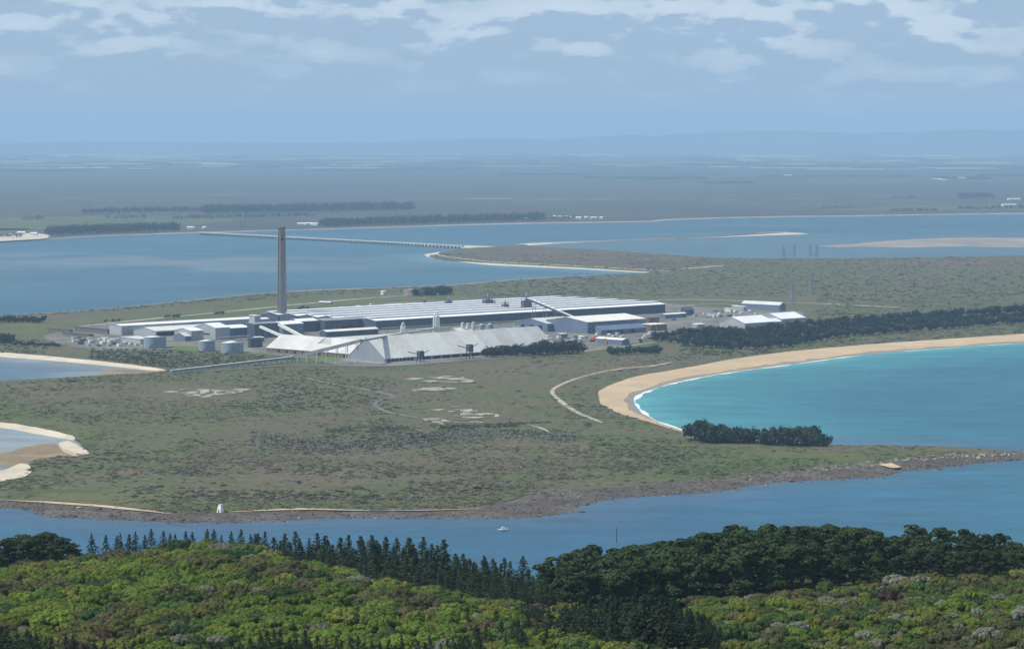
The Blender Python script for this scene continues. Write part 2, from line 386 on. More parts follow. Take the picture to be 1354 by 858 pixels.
def shore(name, veg, wat, mat, step=14, amp=2.5, zA=ZL - 0.1, zB=-0.5):
    B = fractal(px_line(wat, 0.0), step, amp)
    structure(name, ribbon(name, veg, B, zA, zB, mat)); return B
rock_edge = shore('rock_shelf', L['south_veg'], south_wat, 'rock_shelf', 9, 4.5)
bay_edge = shore('beach', L['bay_veg'], bay_wat, 'sand', 14, 1.6, ZL - .1, -.06)
shore('headland_rocks', L['head_n'], [(1410, 604), (1394, 597.6), (1345, 597), (1290, 594.4), (1200, 591), (1110, 590), (1000, 585.5), (935, 578.5), (915, 573)], 'rock_shelf', 9, 3)
shore('west_beach', fractal(px_line(west1[:6], ZL), 14, 1.5), [(-100, 461), (0, 472), (60, 476.5), (150, 485), (200, 490), (226, 491.5)], 'pale_sand')
shore('cove_beach', fractal(px_line(west2[:4], ZL), 10, 1.5), [(-100, 553), (0, 566), (50, 575), (96, 582)], 'pale_sand', 10, 1)
sb = [(556, 337), (572, 342), (640, 350.5), (680, 352.5), (780, 357), (850, 361), (884, 361.5)]
shore('spit_beach', fractal(px_line([(580, 333), (584, 338), (640, 345), (680, 347.4), (780, 352.4), (850, 356.4), (886, 358.6)], ZL), 25, 3), sb, 'pale_sand', 25, 2, ZL + .3)
shore('harbour_beach', fractal(px_line(north[2:], ZL), 25, 3), [(790, 363), (700, 367.6), (600, 375.6), (530, 378.8), (400, 383.6), (300, 391.5), (200, 401.5), (100, 410.6), (0, 415.6), (-100, 420)], 'sand_flat', 25, 2, ZL + .1)
# thin pale strand along the near shore
track('strand', [(0, 660.5), (60, 663.5), (115, 667), (170, 672), (230, 679)], 9, ZL + 0.15, 'sand', 1.4)
track('strand', [(300, 676.5), (340, 674.5), (400, 672.5), (450, 673.5), (490, 674)], 13, ZL + 0.15, 'sand', 1.6)
track('strand', [(490, 674), (560, 674), (640, 672)], 5, ZL + 0.15, 'sand', 1.2)
structure('sand_patch', fill('sand_patch', [fractal(px_line([(1150, 609.5), (1168, 609.5), (1183, 614), (1190, 617.5), (1180, 618.5), (1166, 615)], 2), 6, .8, True)], 2.2, 'sand'))
structure('sand_spit', fill('sand_spit', [fractal(px_line([(78, 587), (90, 583), (105, 590), (119, 599), (106, 601), (92, 596)], ZL), 6, 1.8, True)], ZL + .2, 'pale_sand', -1))
structure('sand_spit', fill('sand_spit', [fractal(px_line([(-40, 626), (2, 622), (26, 613), (37, 617), (36, 628), (5, 635), (-40, 640)], ZL), 6, 1.8, True)], ZL + .2, 'pale_sand', -1))
structure('tidal_flat', fill('tidal_flat', [fractal(px_line([(-60, 602), (0, 599), (40, 590), (70, 586), (85, 593), (100, 600), (60, 606), (38, 614), (0, 617), (-60, 622)], .1), 6, 2, True)], .12, 'tidal_flat'))
structure('tidal_flat', fill('tidal_flat', [fractal(px_line([(150, 488), (200, 490.5), (222, 491.5), (205, 493), (165, 494), (130, 494)], .1), 8, 2, True)], .12, 'tidal_flat'))
# lagoon bars and flats
structure('sandbar', fill('sandbar', [fractal(px_line([(688, 325), (700, 321.8), (800, 318), (900, 314), (960, 311), (1000, 307.6), (1040, 307.2), (1068, 309.6), (1030, 311), (960, 313.6), (900, 315.8), (800, 319.4), (730, 322.6)], 0.8), 40, 8, True)], 0.9, 'pale_sand', -1))
structure('sandbar_heath', fill('sandbar_heath', [fractal(px_line([(700, 322.8), (800, 318.4), (900, 314.4), (960, 311.4), (1000, 308.2), (1036, 308), (1000, 310), (960, 312.6), (900, 315.2), (800, 319)], 1), 40, 5, True)], 1.3, 'spit_heath'))
structure('sand_flat', fill('sand_flat', [fractal(px_line([(1080, 325.5), (1120, 323), (1180, 318), (1230, 315.5), (1280, 314), (1354, 314.5), (1600, 313), (1600, 327), (1354, 327.5), (1270, 326), (1200, 327.5), (1140, 326), (1110, 327)], .2), 40, 10, True)], .25, 'sand_flat'))
structure('causeway', fill('causeway', [fractal(px_line([(552, 322.4), (600, 324), (660, 326.4), (640, 328.4), (600, 326.6), (550, 324.2)], 1.6), 25, 4, True)], 1.7, 'pale_sand', -1))
# far mainland: one sheet to the horizon
far_pts = [(-900, 322), (-300, 320), (0, 317), (60, 315), (130, 311.5), (240, 307.5), (300, 306), (330, 305), (400, 303), (500, 300), (600, 297), (700, 294.5), (800, 293), (860, 292), (890, 289.5), (1000, 286.5), (1150, 284.5), (1354, 281.5), (1700, 279), (2400, 277)]
far = fractal(px_line(far_pts, ZL), 60, 14)
RK0, RKS = 13500.0, 142.0 / 31500                            # the plain rises gently from 13.5 km inland
farpoly = np.concatenate([far, [(S * .97, 12000), (S * .97, RK0), (-S * .97, RK0), (-S * .97, 9000)]])
structure('mainland', fill('mainland', [farpoly], ZL, 'bog', -1.0))
def zfar(D): return ZL + max(0.0, D - RK0) * RKS
def Pf(px, py, dz=0.0):
    """point of the mainland seen in that direction"""
    q = P(px, py, ZL)
    if q[1] > RK0: D = (H - ZL + RK0 * RKS) / (RKS + (py - YH) / F); q = np.array([(px - CX) / F * D, D, zfar(D)])
    return q + np.array([0, 0, dz])
fy = np.linspace(RK0, 46000, 50); fx = np.linspace(-26000, 26000, 105); rw = np.random.default_rng(3)
V = [(x, y, zfar(y) + (0 if k == 0 else rw.normal(0, 2.5))) for k, y in enumerate(fy) for x in fx]; idx = np.arange(len(V)).reshape(len(fy), len(fx))
structure('plain', mesh_np('plain', V, np.stack([idx[:-1, :-1], idx[:-1, 1:], idx[1:, 1:], idx[1:, :-1]], -1).reshape(-1, 4), 'bog', smooth=True))
structure('mainland_beach', ribbon('mainland_beach', far, fractal(px_line([(x, y + 1.6) for x, y in far_pts], 0), 60, 10), ZL + .2, -.5, 'sand_flat'))
structure('mainland_beach', fill('mainland_beach', [fractal(px_line([(-40, 310), (20, 308.5), (60, 310), (62, 315), (30, 317.5), (-40, 320)], ZL), 30, 6, True)], ZL + .5, 'pale_sand'))

# water surface with its own depth colours
def seg_dist(Q, line):
    line = np.array([p[:2] for p in line]); d = np.full(len(Q), 1e9)
    for a, b in zip(line[:-1], line[1:]):
        ab = b - a; u = np.clip(((Q - a) @ ab) / (ab @ ab + 1e-9), 0, 1); d = np.minimum(d, np.linalg.norm(Q - (a + u[:, None] * ab), axis=1))
    return d
def sm(x, a, b): u = np.clip((x - a) / (b - a), 0, 1); return u * u * (3 - 2 * u)
gy = np.concatenate([np.arange(1300, 3800, 18), np.arange(3800, 12200, 60)]); gx = np.concatenate([np.arange(-3200, -900, 90), np.arange(-900, 900, 18), np.arange(900, 3300, 90)])
GX, GY = np.meshgrid(gx, gy); Q = np.c_[GX.ravel(), GY.ravel()]
tint = np.tile(np.array([0.014, 0.084, 0.148]), (len(Q), 1))
def blend(col, f):
    global tint
    tint = tint * (1 - f[:, None]) + np.array(col) * f[:, None]
coarse = lambda ln, z=0: px_line(ln, z)
hline = np.array([p[:2] for p in coarse(south_veg, 0)])
south_of = Q[:, 1] < np.interp(Q[:, 0], hline[:, 0], hline[:, 1]) + 6
right_tip = P(1405, 601)[:2]
inbay = (~south_of) & (Q[:, 0] > 20) & (Q[:, 1] < 4300)
bayf = inbay * 1.0
beyond = Q[:, 0] > right_tip[0] - 60
bayf = np.where(beyond, sm(Q[:, 1], right_tip[1] - 40, right_tip[1] + 160), bayf)
db = seg_dist(Q, coarse(bay_wat)); dh = seg_dist(Q, coarse(head_n))
blend((0.010, 0.115, 0.165), bayf)
blend((0.028, 0.190, 0.215), bayf * (1 - sm(db, 0, 260)))
blend((0.07, 0.28, 0.28), bayf * (1 - sm(db, 0, 45)) * .8)
blend((0.050, 0.105, 0.165), bayf * (1 - sm(dh, 10, 110)) * .75)
harb = (Q[:, 1] > 4450) * 1.0
blend((0.026, 0.098, 0.138), harb)
blend((0.016, 0.076, 0.112), harb * sm(Q[:, 1], 7600, 9000))
lag = ((Q[:, 0] > P(680, 325)[0]) & (Q[:, 1] < np.interp(Q[:, 0], [P(680, 323)[0], P(1060, 309)[0], P(1354, 313)[0]], [P(680, 323)[1], P(1060, 309)[1], P(1354, 313)[1]])) & (Q[:, 1] > 6000)) * 1.0
blend((0.065, 0.125, 0.150), lag * .7)
sb1 = seg_dist(Q, coarse(sb)); blend((0.06, 0.17, 0.22), harb * (1 - sm(sb1, 0, 150)))
wb = ((Q[:, 0] < P(226, 491)[0] + 5) & (Q[:, 1] > 2900) & (Q[:, 1] < 4000)) * 1.0
blend((0.075, 0.130, 0.175), wb); blend((0.20, 0.22, 0.215), wb * (1 - sm(seg_dist(Q, coarse([(0, 470), (150, 483), (224, 491), (150, 495)])), 5, 110)))
wc = ((Q[:, 0] < -150) & (Q[:, 1] > 2040) & (Q[:, 1] < 2750)) * 1.0
blend((0.20, 0.235, 0.245), wc)
near = south_of * 1.0; blend((0.040, 0.088, 0.140), near * (1 - sm(seg_dist(Q, coarse(south_wat)), 5, 70)) * .8)
blend((0.012, 0.112, 0.162), near * sm(Q[:, 0], 100, 420) * .7)
# sandy shoals in the harbour
def vnoise(q, sx, sy, seed):
    r = np.random.default_rng(seed); T = r.random((64, 64)); x = q[:, 0] / sx; y = q[:, 1] / sy
    xi, yi = np.floor(x).astype(int), np.floor(y).astype(int); fx, fy = x - xi, y - yi; fx = fx * fx * (3 - 2 * fx); fy = fy * fy * (3 - 2 * fy)
    g = lambda a, b: T[a % 64, b % 64]
    return (g(xi, yi) * (1 - fx) + g(xi + 1, yi) * fx) * (1 - fy) + (g(xi, yi + 1) * (1 - fx) + g(xi + 1, yi + 1) * fx) * fy
sh = .65 * vnoise(Q, 420, 420, 1) + .35 * vnoise(Q, 150, 170, 2)
c0 = P(90, 347)[:2]; e = ((Q[:, 0] - c0[0]) / 900) ** 2 + ((Q[:, 1] - c0[1]) / 650) ** 2
blend((0.120, 0.165, 0.180), harb * np.clip((1.15 - e) * 1.2, 0, 1) * sm(sh, .28, .62) * .95)
blend((0.055, 0.115, 0.145), harb * sm(sh, .5, .8) * .6)
ny, nx = len(gy), len(gx); idx = np.arange(ny * nx).reshape(ny, nx)
Fq = np.stack([idx[:-1, :-1], idx[:-1, 1:], idx[1:, 1:], idx[1:, :-1]], -1).reshape(-1, 4)
structure('water', mesh_np('water', np.c_[Q, np.zeros(len(Q))], Fq, 'water', tint))

gm_wet = ground_mat('wet_sand', (0.27, 0.205, 0.135), (0.30, 0.235, 0.155), (0.23, 0.19, 0.14), 1/90, 1/25, 1/3, 0.12, rough=0.45, bump=0.05)
nb_ = len(bay_edge); va_ = np.array(L['bay_veg']); dv_ = np.r_[0, np.cumsum(np.linalg.norm(np.diff(va_, axis=0), axis=1))]; sv_ = np.linspace(0, dv_[-1], 400); va_ = np.stack([np.interp(sv_, dv_, va_[:, 0]), np.interp(sv_, dv_, va_[:, 1])], 1)
de_ = np.r_[0, np.cumsum(np.linalg.norm(np.diff(bay_edge, axis=0), axis=1))]; se_ = np.linspace(0, de_[-1], 400); ve_ = np.stack([np.interp(se_, de_, bay_edge[:, 0]), np.interp(se_, de_, bay_edge[:, 1])], 1)
fw_ = (.80 + .07 * np.interp(np.arange(400), np.linspace(0, 400, 45), rng.normal(0, 1, 45)))[:, None]
structure('wet_sand', ribbon('wet_sand', va_ * (1 - fw_) + ve_ * fw_, ve_, .62, .04, 'wet_sand', 400))
# surf along the bay beach
surf = fractal(px_line([(x, y + .5) for x, y in bay_wat[:-1]], 0.0), 5, 0.8)
T = np.gradient(surf, axis=0); T /= np.linalg.norm(T, axis=1)[:, None]; Nn = np.stack([T[:, 1], -T[:, 0]], 1)
wf = np.abs(np.interp(np.arange(len(surf)), np.linspace(0, len(surf), 60), rng.normal(.3, .5, 60).clip(0, 1))) * 4.5 + rng.random(len(surf)) * 2.2 * (rng.random(len(surf)) < .8) + .15
structure('surf', ribbon('surf', surf - Nn * (wf * .35)[:, None], surf + Nn * wf[:, None], .10, .14, 'foam', len(surf)))

# ---- land cover on the peninsula
def patch(name, pts, mat, dz=0.15, step=14, amp=3): return structure(name, fill(name, [fractal(px_line(pts, ZL), step, amp, True)], ZL + dz, mat))
patch('grass', [(-60, 438), (-20, 428), (60, 424), (160, 416), (260, 407), (360, 400), (470, 393), (560, 391), (620, 393), (600, 399), (520, 404), (440, 412), (330, 420), (200, 428), (100, 437), (0, 446), (-60, 452)], 'pasture', .1)
patch('yard', [(60, 446), (100, 434), (150, 428), (300, 420), (420, 409), (520, 400), (640, 395), (760, 391), (860, 399), (910, 404), (985, 409), (1050, 411), (1060, 418), (1000, 432), (900, 440), (850, 452), (760, 466), (640, 474), (520, 483), (450, 483), (400, 474), (330, 468), (200, 465), (120, 462)], 'yard_gravel', .2)
patch('bright_grass', [(405, 470), (440, 466), (462, 471), (455, 477), (420, 478)], 'bright_grass', .35, 8, 1.5)
patch('bright_grass', [(225, 458), (262, 459), (268, 464), (240, 464)], 'bright_grass', .35, 8, 1.5)
patch('bright_grass', [(868, 443), (890, 440), (880, 450), (862, 455), (845, 452)], 'pasture', .35, 8, 1.5)
patch('scrub_belt', [(215, 462), (262, 465), (330, 467), (385, 472), (395, 476), (330, 482), (245, 488), (225, 478)], 'scrubland', .3, 8, 1.5)
patch('heath', [(560, 486), (660, 478), (760, 474), (850, 470), (905, 475), (850, 490), (790, 500), (740, 510), (690, 520), (640, 510), (600, 498)], 'heath', .1, 14, 5)
patch('heath', [(330, 560), (460, 540), (520, 556), (640, 580), (760, 580), (820, 600), (700, 625), (520, 640), (350, 640), (250, 610)], 'heath', .1, 14, 6)
patch('heath', [(0, 512), (120, 505), (260, 512), (300, 530), (180, 545), (60, 540)], 'heath', .1, 14, 6)
patch('spit_heath', [(600, 333), (640, 331), (700, 328), (760, 331), (830, 336), (900, 341), (960, 344), (900, 352), (860, 355), (780, 350), (700, 346), (640, 343), (600, 339)], 'spit_heath', .15, 25, 6)
patch('spit_heath', [(960, 349), (1080, 346), (1200, 343), (1354, 342), (1500, 341), (1500, 350), (1354, 352), (1200, 351), (1100, 353)], 'spit_heath', .15, 30, 9)
patch('meadow', [(0, 540), (60, 548), (118, 566), (130, 585), (110, 590), (90, 572), (40, 560), (0, 555)], 'pasture', .1, 10, 3)
patch('meadow', [(0, 652), (120, 640), (200, 648), (300, 664), (460, 662), (640, 655), (700, 645), (690, 653), (650, 664), (500, 671), (300, 674), (220, 673), (100, 664), (0, 658)], 'pasture', .12, 10, 3)
patch('meadow', [(850, 628), (960, 606), (1100, 598), (1250, 596), (1200, 603), (1060, 617), (950, 627)], 'pasture', .1, 10, 4)
# bare ground and tracks
for pts in ([(212, 519), (240, 516), (275, 514), (310, 514), (337, 515.5), (320, 519), (290, 522), (262, 527), (240, 523)],
            [(530, 501), (560, 498), (600, 497), (632, 503), (612, 507), (580, 507), (552, 504)],
            [(548, 516), (575, 513.5), (597, 514), (580, 518)],
            [(562, 541), (590, 538), (618, 537), (632, 543), (660, 545), (668, 551), (640, 553), (632, 558), (590, 561), (556, 558), (560, 553), (600, 551), (610, 546)]):
    A = np.array([p[:2] for p in px_line(pts, ZL)]); lo_, hi_ = A.min(0), A.max(0); rb = np.random.default_rng(int(pts[0][0])); k = 0
    while k < 34:
        c = rb.uniform(lo_, hi_)
        x_, y_ = c; ins = False; j = len(A) - 1
        for i in range(len(A)):
            if (A[i, 1] > y_) != (A[j, 1] > y_) and x_ < (A[j, 0] - A[i, 0]) * (y_ - A[i, 1]) / (A[j, 1] - A[i, 1]) + A[i, 0]: ins = not ins
            j = i
        if not ins: continue
        k += 1; ra_, rb_ = rb.uniform(2.5, 11), rb.uniform(4, 15); an = np.sort(rb.uniform(0, 6.283, 9)); rr = rb.uniform(.5, 1.15, 9)
        structure('bare_ground', fill('bare_ground', [fractal([(c[0] + ra_ * r_ * math.cos(a_), c[1] + rb_ * r_ * math.sin(a_)) for a_, r_ in zip(an, rr)], 3, 1.2, True)], ZL + .3 + k * .012, ('bare_gravel', 'bare_gravel', 'shingle')[k % 3]))
track('track', [(890, 478), (860, 484), (825, 487), (790, 493), (755, 503), (734, 513), (731, 520), (745, 533), (768, 547), (798, 559)], 6.5, ZL + .4, 'bare_gravel')
track('track', [(389, 496), (420, 503), (455, 510), (495, 517), (521, 524), (503, 528), (495, 535), (512, 544), (540, 550), (566, 554)], 6, ZL + .4, 'shingle')
track('track', [(330, 533), (352, 545), (385, 560), (402, 571)], 6, ZL + .4, 'heath')
track('track', [(700, 561), (715, 566), (728, 573)], 5, ZL + .4, 'bare_gravel')
track('road', [(100, 432), (200, 421.5), (300, 412), (400, 402), (470, 395.5), (530, 391), (590, 388)], 12, ZL + .4, 'bare_gravel')
track('road', [(860, 397), (900, 396), (960, 397), (1040, 400), (1100, 402), (1200, 407)], 9, ZL + .4, 'pale_sand')
track('road', [(885, 405), (940, 402), (985, 404)], 7, ZL + .4, 'bare_gravel')
track('road', [(760, 465.5), (790, 462), (830, 457), (870, 452)], 5, ZL + .5, 'pale_sand')
track('road', [(240, 493), (300, 488), (360, 484), (440, 483), (520, 483.5), (600, 478), (690, 471)], 11, ZL + .5, 'yard_gravel')
track('road', [(900, 441), (920, 436), (960, 434)], 12, ZL + .5, 'yard_gravel')
track('road', [(900, 356), (940, 352.5), (962, 351)], 16, ZL + .5, 'pale_sand', 2)

# ---- mainland cover: pasture, tan streaks and wood blocks out to the horizon
def farpatch(name, pts, mat, dz=.6, amp=30): return structure(name, fill(name, [fractal([Pf(x, y) for x, y in pts], 150, amp, True)], max(Pf(x, y)[2] for x, y in pts) + dz, mat))
farpatch('far_pasture', [(-60, 290), (110, 286), (250, 285), (330, 287), (300, 294), (240, 300), (100, 303), (-60, 305)], 'pasture')
farpatch('far_pasture', [(1090, 277), (1170, 273.5), (1260, 272), (1420, 271), (1420, 277), (1200, 279)], 'pasture')
farpatch('far_pasture', [(-200, 309), (0, 302), (60, 304), (30, 309), (-200, 316)], 'heath')
for a, b, y, h in ((610, 690, 263, 1.2), (700, 760, 264, .9), (760, 830, 264, .9), (930, 985, 265, .8), (1000, 1100, 263.5, .7), (1120, 1200, 259, .6), (250, 330, 258, .5), (60, 130, 262, .5)):
    farpatch('pale_clearing', [(a, y), ((a + b) / 2, y - h * .6), (b, y), ((a + b) / 2, y + h * .6)], 'sand_flat', 1.0, 12)
r2 = np.random.default_rng(21)
def far_quad(name, x0, x1, y, hh, dz, mat, r):
    y1 = max(y - hh, 205.4); mid = (x0 + x1) / 2
    pts = [Pf(x0, y, dz), Pf(mid, y + r.uniform(-.25, .25), dz), Pf(x1, y + r.uniform(-.2, .2), dz), Pf(x1 + r.uniform(-8, 8), y1, dz), Pf(mid, y1 + r.uniform(-.2, .2), dz), Pf(x0 + r.uniform(-8, 8), y1, dz)]
    return mesh_list(name, pts, [(0, 1, 2, 3, 4, 5)], mat)
ground_mat('hay_field', (0.38, 0.35, 0.20), (0.32, 0.33, 0.17), (0.24, 0.26, 0.14), 1/900, 1/300, 1/60, 0.15, bump=0)
ground_mat('green_field', (0.20, 0.27, 0.10), (0.24, 0.29, 0.12), (0.15, 0.21, 0.08), 1/900, 1/300, 1/60, 0.15, bump=0)
for k in range(190):                                        # farmland beyond the bog
    py = 206 + 20 * r2.random() ** 1.4; a = r2.uniform(-60, 1400); wd = r2.uniform(18, 110) * (1.3 if py < 214 else 1)
    structure('field', far_quad('field', a, a + wd, py, r2.uniform(.5, 2.2), 4 + k * .03, ('green_field', 'hay_field', 'green_field', 'pasture', 'bog')[k % 5], r2))
# far hills
cr = [(-700, 186), (-200, 190), (0, 190), (100, 187), (200, 188), (400, 190), (520, 188), (650, 183), (750, 185), (800, 178), (860, 181), (950, 175), (1050, 172), (1120, 177), (1200, 176), (1260, 172), (1354, 172), (1800, 176), (2400, 186)]
hx = np.arange(-26000, 32000, 400.0); hyv = np.linspace(49000, 63000, 15); V = []
crest = np.interp(hx, [(a - CX) / F * 56000 for a, b in cr], [(YH - b) / F * 56000 + H for a, b in cr])
for j, yy in enumerate(hyv):
    env = math.exp(-((yy - 56000) / 3500) ** 2)
    for i, xx in enumerate(hx):
        V.append((xx, yy, ZL - 5 + (crest[i] + 35 * (r2.random() - .5)) * env))
idx = np.arange(len(V)).reshape(len(hyv), len(hx))
structure('hills', mesh_np('hills', V, np.stack([idx[:-1, :-1], idx[:-1, 1:], idx[1:, 1:], idx[1:, :-1]], -1).reshape(-1, 4), 'mountain', smooth=True))

# ------------------------------------------------------------------ smelter
TH = R(45)
UX, NX = np.array([math.cos(TH), math.sin(TH), 0]), np.array([-math.sin(TH), math.cos(TH), 0])
def shed(label, cpx, L, W, h, rise, roof='roof_white', wall='wall_grey', axis='u', cat='building', name='industrial_shed', group=None, vent=False, doors=(), z=ZL + .2, shape='gable', over=0.5, sections=1, roofs=None, plinth=None):
    """cpx: pixel of the near bottom corner; L runs right and away, W runs left and away"""
    o = P(*cpx, z); root = thing(name, label, cat, tuple(o), TH, group)
    if shape == 'mono':
        MB().add([(0, 0, 0), (L, 0, 0), (L, W, 0), (0, W, 0), (0, 0, h), (L, 0, h), (L, W, h + rise), (0, W, h + rise)], [(0, 1, 5, 4), (1, 2, 6, 5), (2, 3, 7, 6), (3, 0, 4, 7), (4, 5, 6, 7)]).build('walls', wall, root)
        q = over; s = rise / W
        MB().add([(-q, -q, h - s * q + .05), (L + q, -q, h - s * q + .05), (L + q, W + q, h + rise + s * q + .05), (-q, W + q, h + rise + s * q + .05), (-q, -q, h - s * q + .5), (L + q, -q, h - s * q + .5), (L + q, W + q, h + rise + s * q + .5), (-q, W + q, h + rise + s * q + .5)],
                 [(0, 3, 2, 1), (4, 5, 6, 7), (0, 1, 5, 4), (1, 2, 6, 5), (2, 3, 7, 6), (3, 0, 4, 7)]).build('roof', roof, root)
    else:
        ax = (lambda a, b, c: (a, b, c)) if axis == 'u' else (lambda a, b, c: (b, a, c))
        A, B = (L, W) if axis == 'u' else (W, L)
        V = [ax(0, 0, 0), ax(A, 0, 0), ax(A, B, 0), ax(0, B, 0), ax(0, 0, h), ax(A, 0, h), ax(A, B, h), ax(0, B, h), ax(0, B / 2, h + rise), ax(A, B / 2, h + rise)]
        MB().add(V, [(0, 1, 5, 4), (1, 2, 6, 9, 5), (2, 3, 7, 6), (3, 0, 4, 8, 7)]).build('walls', wall, root)
        s = rise / (B / 2); q = over
        for sgn in (0, 1):
            for k in range(sections):
                a0 = A * k / sections - (q if k == 0 else -.02); a1 = A * (k + 1) / sections + (q if k == sections - 1 else -.02)
                y0, y1 = (-q, B / 2) if sgn == 0 else (B + q, B / 2)
                zz = (h - s * q + .06, h + rise + .06)
                dz = 0 if k % 2 == 0 else .08
                MB().add([ax(a0, y0, zz[0] + dz), ax(a1, y0, zz[0] + dz), ax(a1, y1, zz[1] + dz), ax(a0, y1, zz[1] + dz), ax(a0, y0, zz[0] + .4 + dz), ax(a1, y0, zz[0] + .4 + dz), ax(a1, y1, zz[1] + .4 + dz), ax(a0, y1, zz[1] + .4 + dz)],
                         [(0, 3, 2, 1), (4, 5, 6, 7), (0, 1, 5, 4), (1, 2, 6, 5), (2, 3, 7, 6), (3, 0, 4, 7)]).build('roof_panel', (roofs or [roof])[k % len(roofs or [roof])], root)
        if vent:
            b = B * .16; mb = MB(); zt = h + rise
            c = [ax(1, B / 2 - b, zt - .4), ax(A - 1, B / 2 - b, zt - .4), ax(A - 1, B / 2 + b, zt - .4), ax(1, B / 2 + b, zt - .4)]
            mb.add(c + [(p[0], p[1], zt + .9) for p in c], [(0, 1, 5, 4), (1, 2, 6, 5), (2, 3, 7, 6), (3, 0, 4, 7)]).build('ridge_vent', 'roof_grey', root)
            c2 = [ax(.5, B / 2 - b - .8, 0), ax(A - .5, B / 2 - b - .8, 0), ax(A - .5, B / 2 + b + .8, 0), ax(.5, B / 2 + b + .8, 0)]
            MB().add([(p[0], p[1], zt + .95) for p in c2] + [(p[0], p[1], zt + 1.3) for p in c2], [(0, 3, 2, 1), (4, 5, 6, 7), (0, 1, 5, 4), (1, 2, 6, 5), (2, 3, 7, 6), (3, 0, 4, 7)]).build('vent_roof', roof, root)
    for side, a, wd, z0, z1 in doors:                          # side 'u': on the long right face, 'n': on the left face
        if side == 'u': MB().box(a, a + wd, -.12, .1, z0, z1).build('door', 'opening', root)
        else: MB().box(-.12, .1, a, a + wd, z0, z1).build('door', 'opening', root)
    if plinth: MB().box(-plinth, L + plinth, -plinth, W + plinth, -.3, .35).build('apron', 'concrete', root)
    return root

# six long potline halls
front = P(497, 436.5, ZL)
hall_lab = ['frontmost long potline hall with white roof and dark wall facing the casthouse', 'second potline hall from the front with long white ridge-vented roof', 'third potline hall from the front with long white ridge-vented roof',
            'fourth potline hall from the front with long white ridge-vented roof', 'fifth potline hall from the front with long white ridge-vented roof', 'rearmost long potline hall with white roof bordering the grass']
for k in range(6):
    c = front + NX * 41 * k
    d = c - np.array([0, 0, H]); px = CX + F * d[0] / (d @ FWD); py = CY - F * (d @ UPV) / (d @ FWD)
    shed(hall_lab[k], (px, py), 592, 38.5, 12.5, 3.0, 'roof_white', 'wall_dark', vent=True, name='potline_hall', group='potline halls', cat='hall', z=ZL, sections=8)
# raw-material stores
shed('largest steep-roofed alumina store with pale grey gable at the front of the smelter', (509, 479.5), 285, 64, 4.5, 23.5, 'roof_pale', 'gable_grey', sections=10, roofs=['roof_pale', 'roof_worn', 'roof_pale', 'roof_pale', 'roof_worn', 'roof_pale', 'roof_grey', 'roof_dull', 'roof_grey', 'roof_dull'], name='storage_building', cat='storage building', plinth=9,
     doors=[('u', 4 + i * 6.2, 4.2, .4, 4.0) for i in range(7)] + [('u', 60 + i * 16, 13, .4, 4.0) for i in range(10)])
shed('pale roofed store with brownish low wall, ridge pointing towards the tall chimney', (474, 474.5), 48, 168, 5, 15, 'roof_dull', 'wall_brown', axis='n', roofs=['roof_dull', 'roof_grey'], name='storage_building', cat='storage building', sections=5,
     doors=[('n', 8 + i * 15, 4, .2, 4) for i in range(10)])
shed('pale roofed store directly behind the gable of the largest alumina store', (449, 471), 135, 54, 5, 15.3, 'roof_pale', 'roof_grey', name='storage_building', cat='storage building', sections=3)
shed('long narrow cream roofed shed behind the pale roofed store', (432, 446), 92, 14, 7, 2, 'roof_cream', 'wall_dark')
# carbon plant and blocks round the chimney
shed('long dark blue-grey block at the left end of the potlines', (430, 438), 104, 22, 14, 1.5, 'steel_grey', 'wall_dark', shape='mono', doors=[('u', 30, 20, 1, 6)])
shed('dark walled shed with white roof just right of the chimney foot', (374, 443), 36, 30, 14, 3, 'roof_white', 'wall_blue')
shed('smaller white roofed shed between chimney and dark potline block', (395, 439), 34, 20, 14, 3, 'roof_white', 'wall_dark')
shed('dark multi-storey block below the chimney with conveyors leaning on it', (337, 447), 42, 16, 18, 1, 'steel_grey', 'wall_dark', shape='mono', name='process_block')
shed('tall narrow pale grey tower left of the dark block under the chimney', (337, 445), 10, 12, 27, .8, 'roof_grey', 'wall_grey', shape='mono', name='process_tower')
shed('white roofed shed behind the tall grey tower, left of the chimney', (340, 432), 22, 14, 10, 1.5, 'roof_white', 'wall_grey')
shed('dark blue pump building in front of the tall grey tower', (331, 459.5), 20, 5, 11, .6, 'roof_dark', 'wall_dark', shape='mono')
shed('small white roofed store beside the dark blue pump building', (341, 452), 11, 9, 5, .8, 'roof_white', 'wall_blue', shape='mono')
shed('white flat roofed shed with dark wall, left of the tall grey tower', (302, 447), 38, 20, 12.5, 2.5, 'roof_white', 'wall_blue', shape='mono')
shed('white roofed store further back, left of the tall grey tower', (318, 430), 22, 20, 5, 1.5, 'roof_white', 'wall_grey')
shed('large pale gabled building with white roof behind the two round-topped tanks', (285, 449), 24, 44, 15, 5, 'roof_white', 'wall_grey', doors=[('n', 12, 18, 5.5, 7.5)])
shed('pale grey gabled shed with white roof left of the large gabled building', (253, 450), 20, 34, 12, 3, 'roof_white', 'wall_grey')
shed('low pointed dark gable annex in front of pale grey gabled shed', (245, 451), 10, 24, 6, 4, 'roof_grey', 'wall_blue')
shed('wide light grey shed with dark opening behind the largest tank', (206, 445), 96, 48, 7, 4, 'roof_pale', 'wall_grey', doors=[('u', 2, 28, .5, 5.5)])
shed('long white roofed shed with square grey end at the left edge of the plant', (161, 443), 236, 27, 12, 1.6, 'roof_white', 'wall_grey', sections=6)
shed('long low grey shed between tank and long white roofed shed', (186, 456), 26, 40, 7, 1, 'roof_grey', 'wall_grey', shape='mono')
shed('low dark roofed carport row left of the square grey end', (142, 441.5), 9, 74, 5.5, .6, 'roof_dark', 'wall_brown', shape='mono')
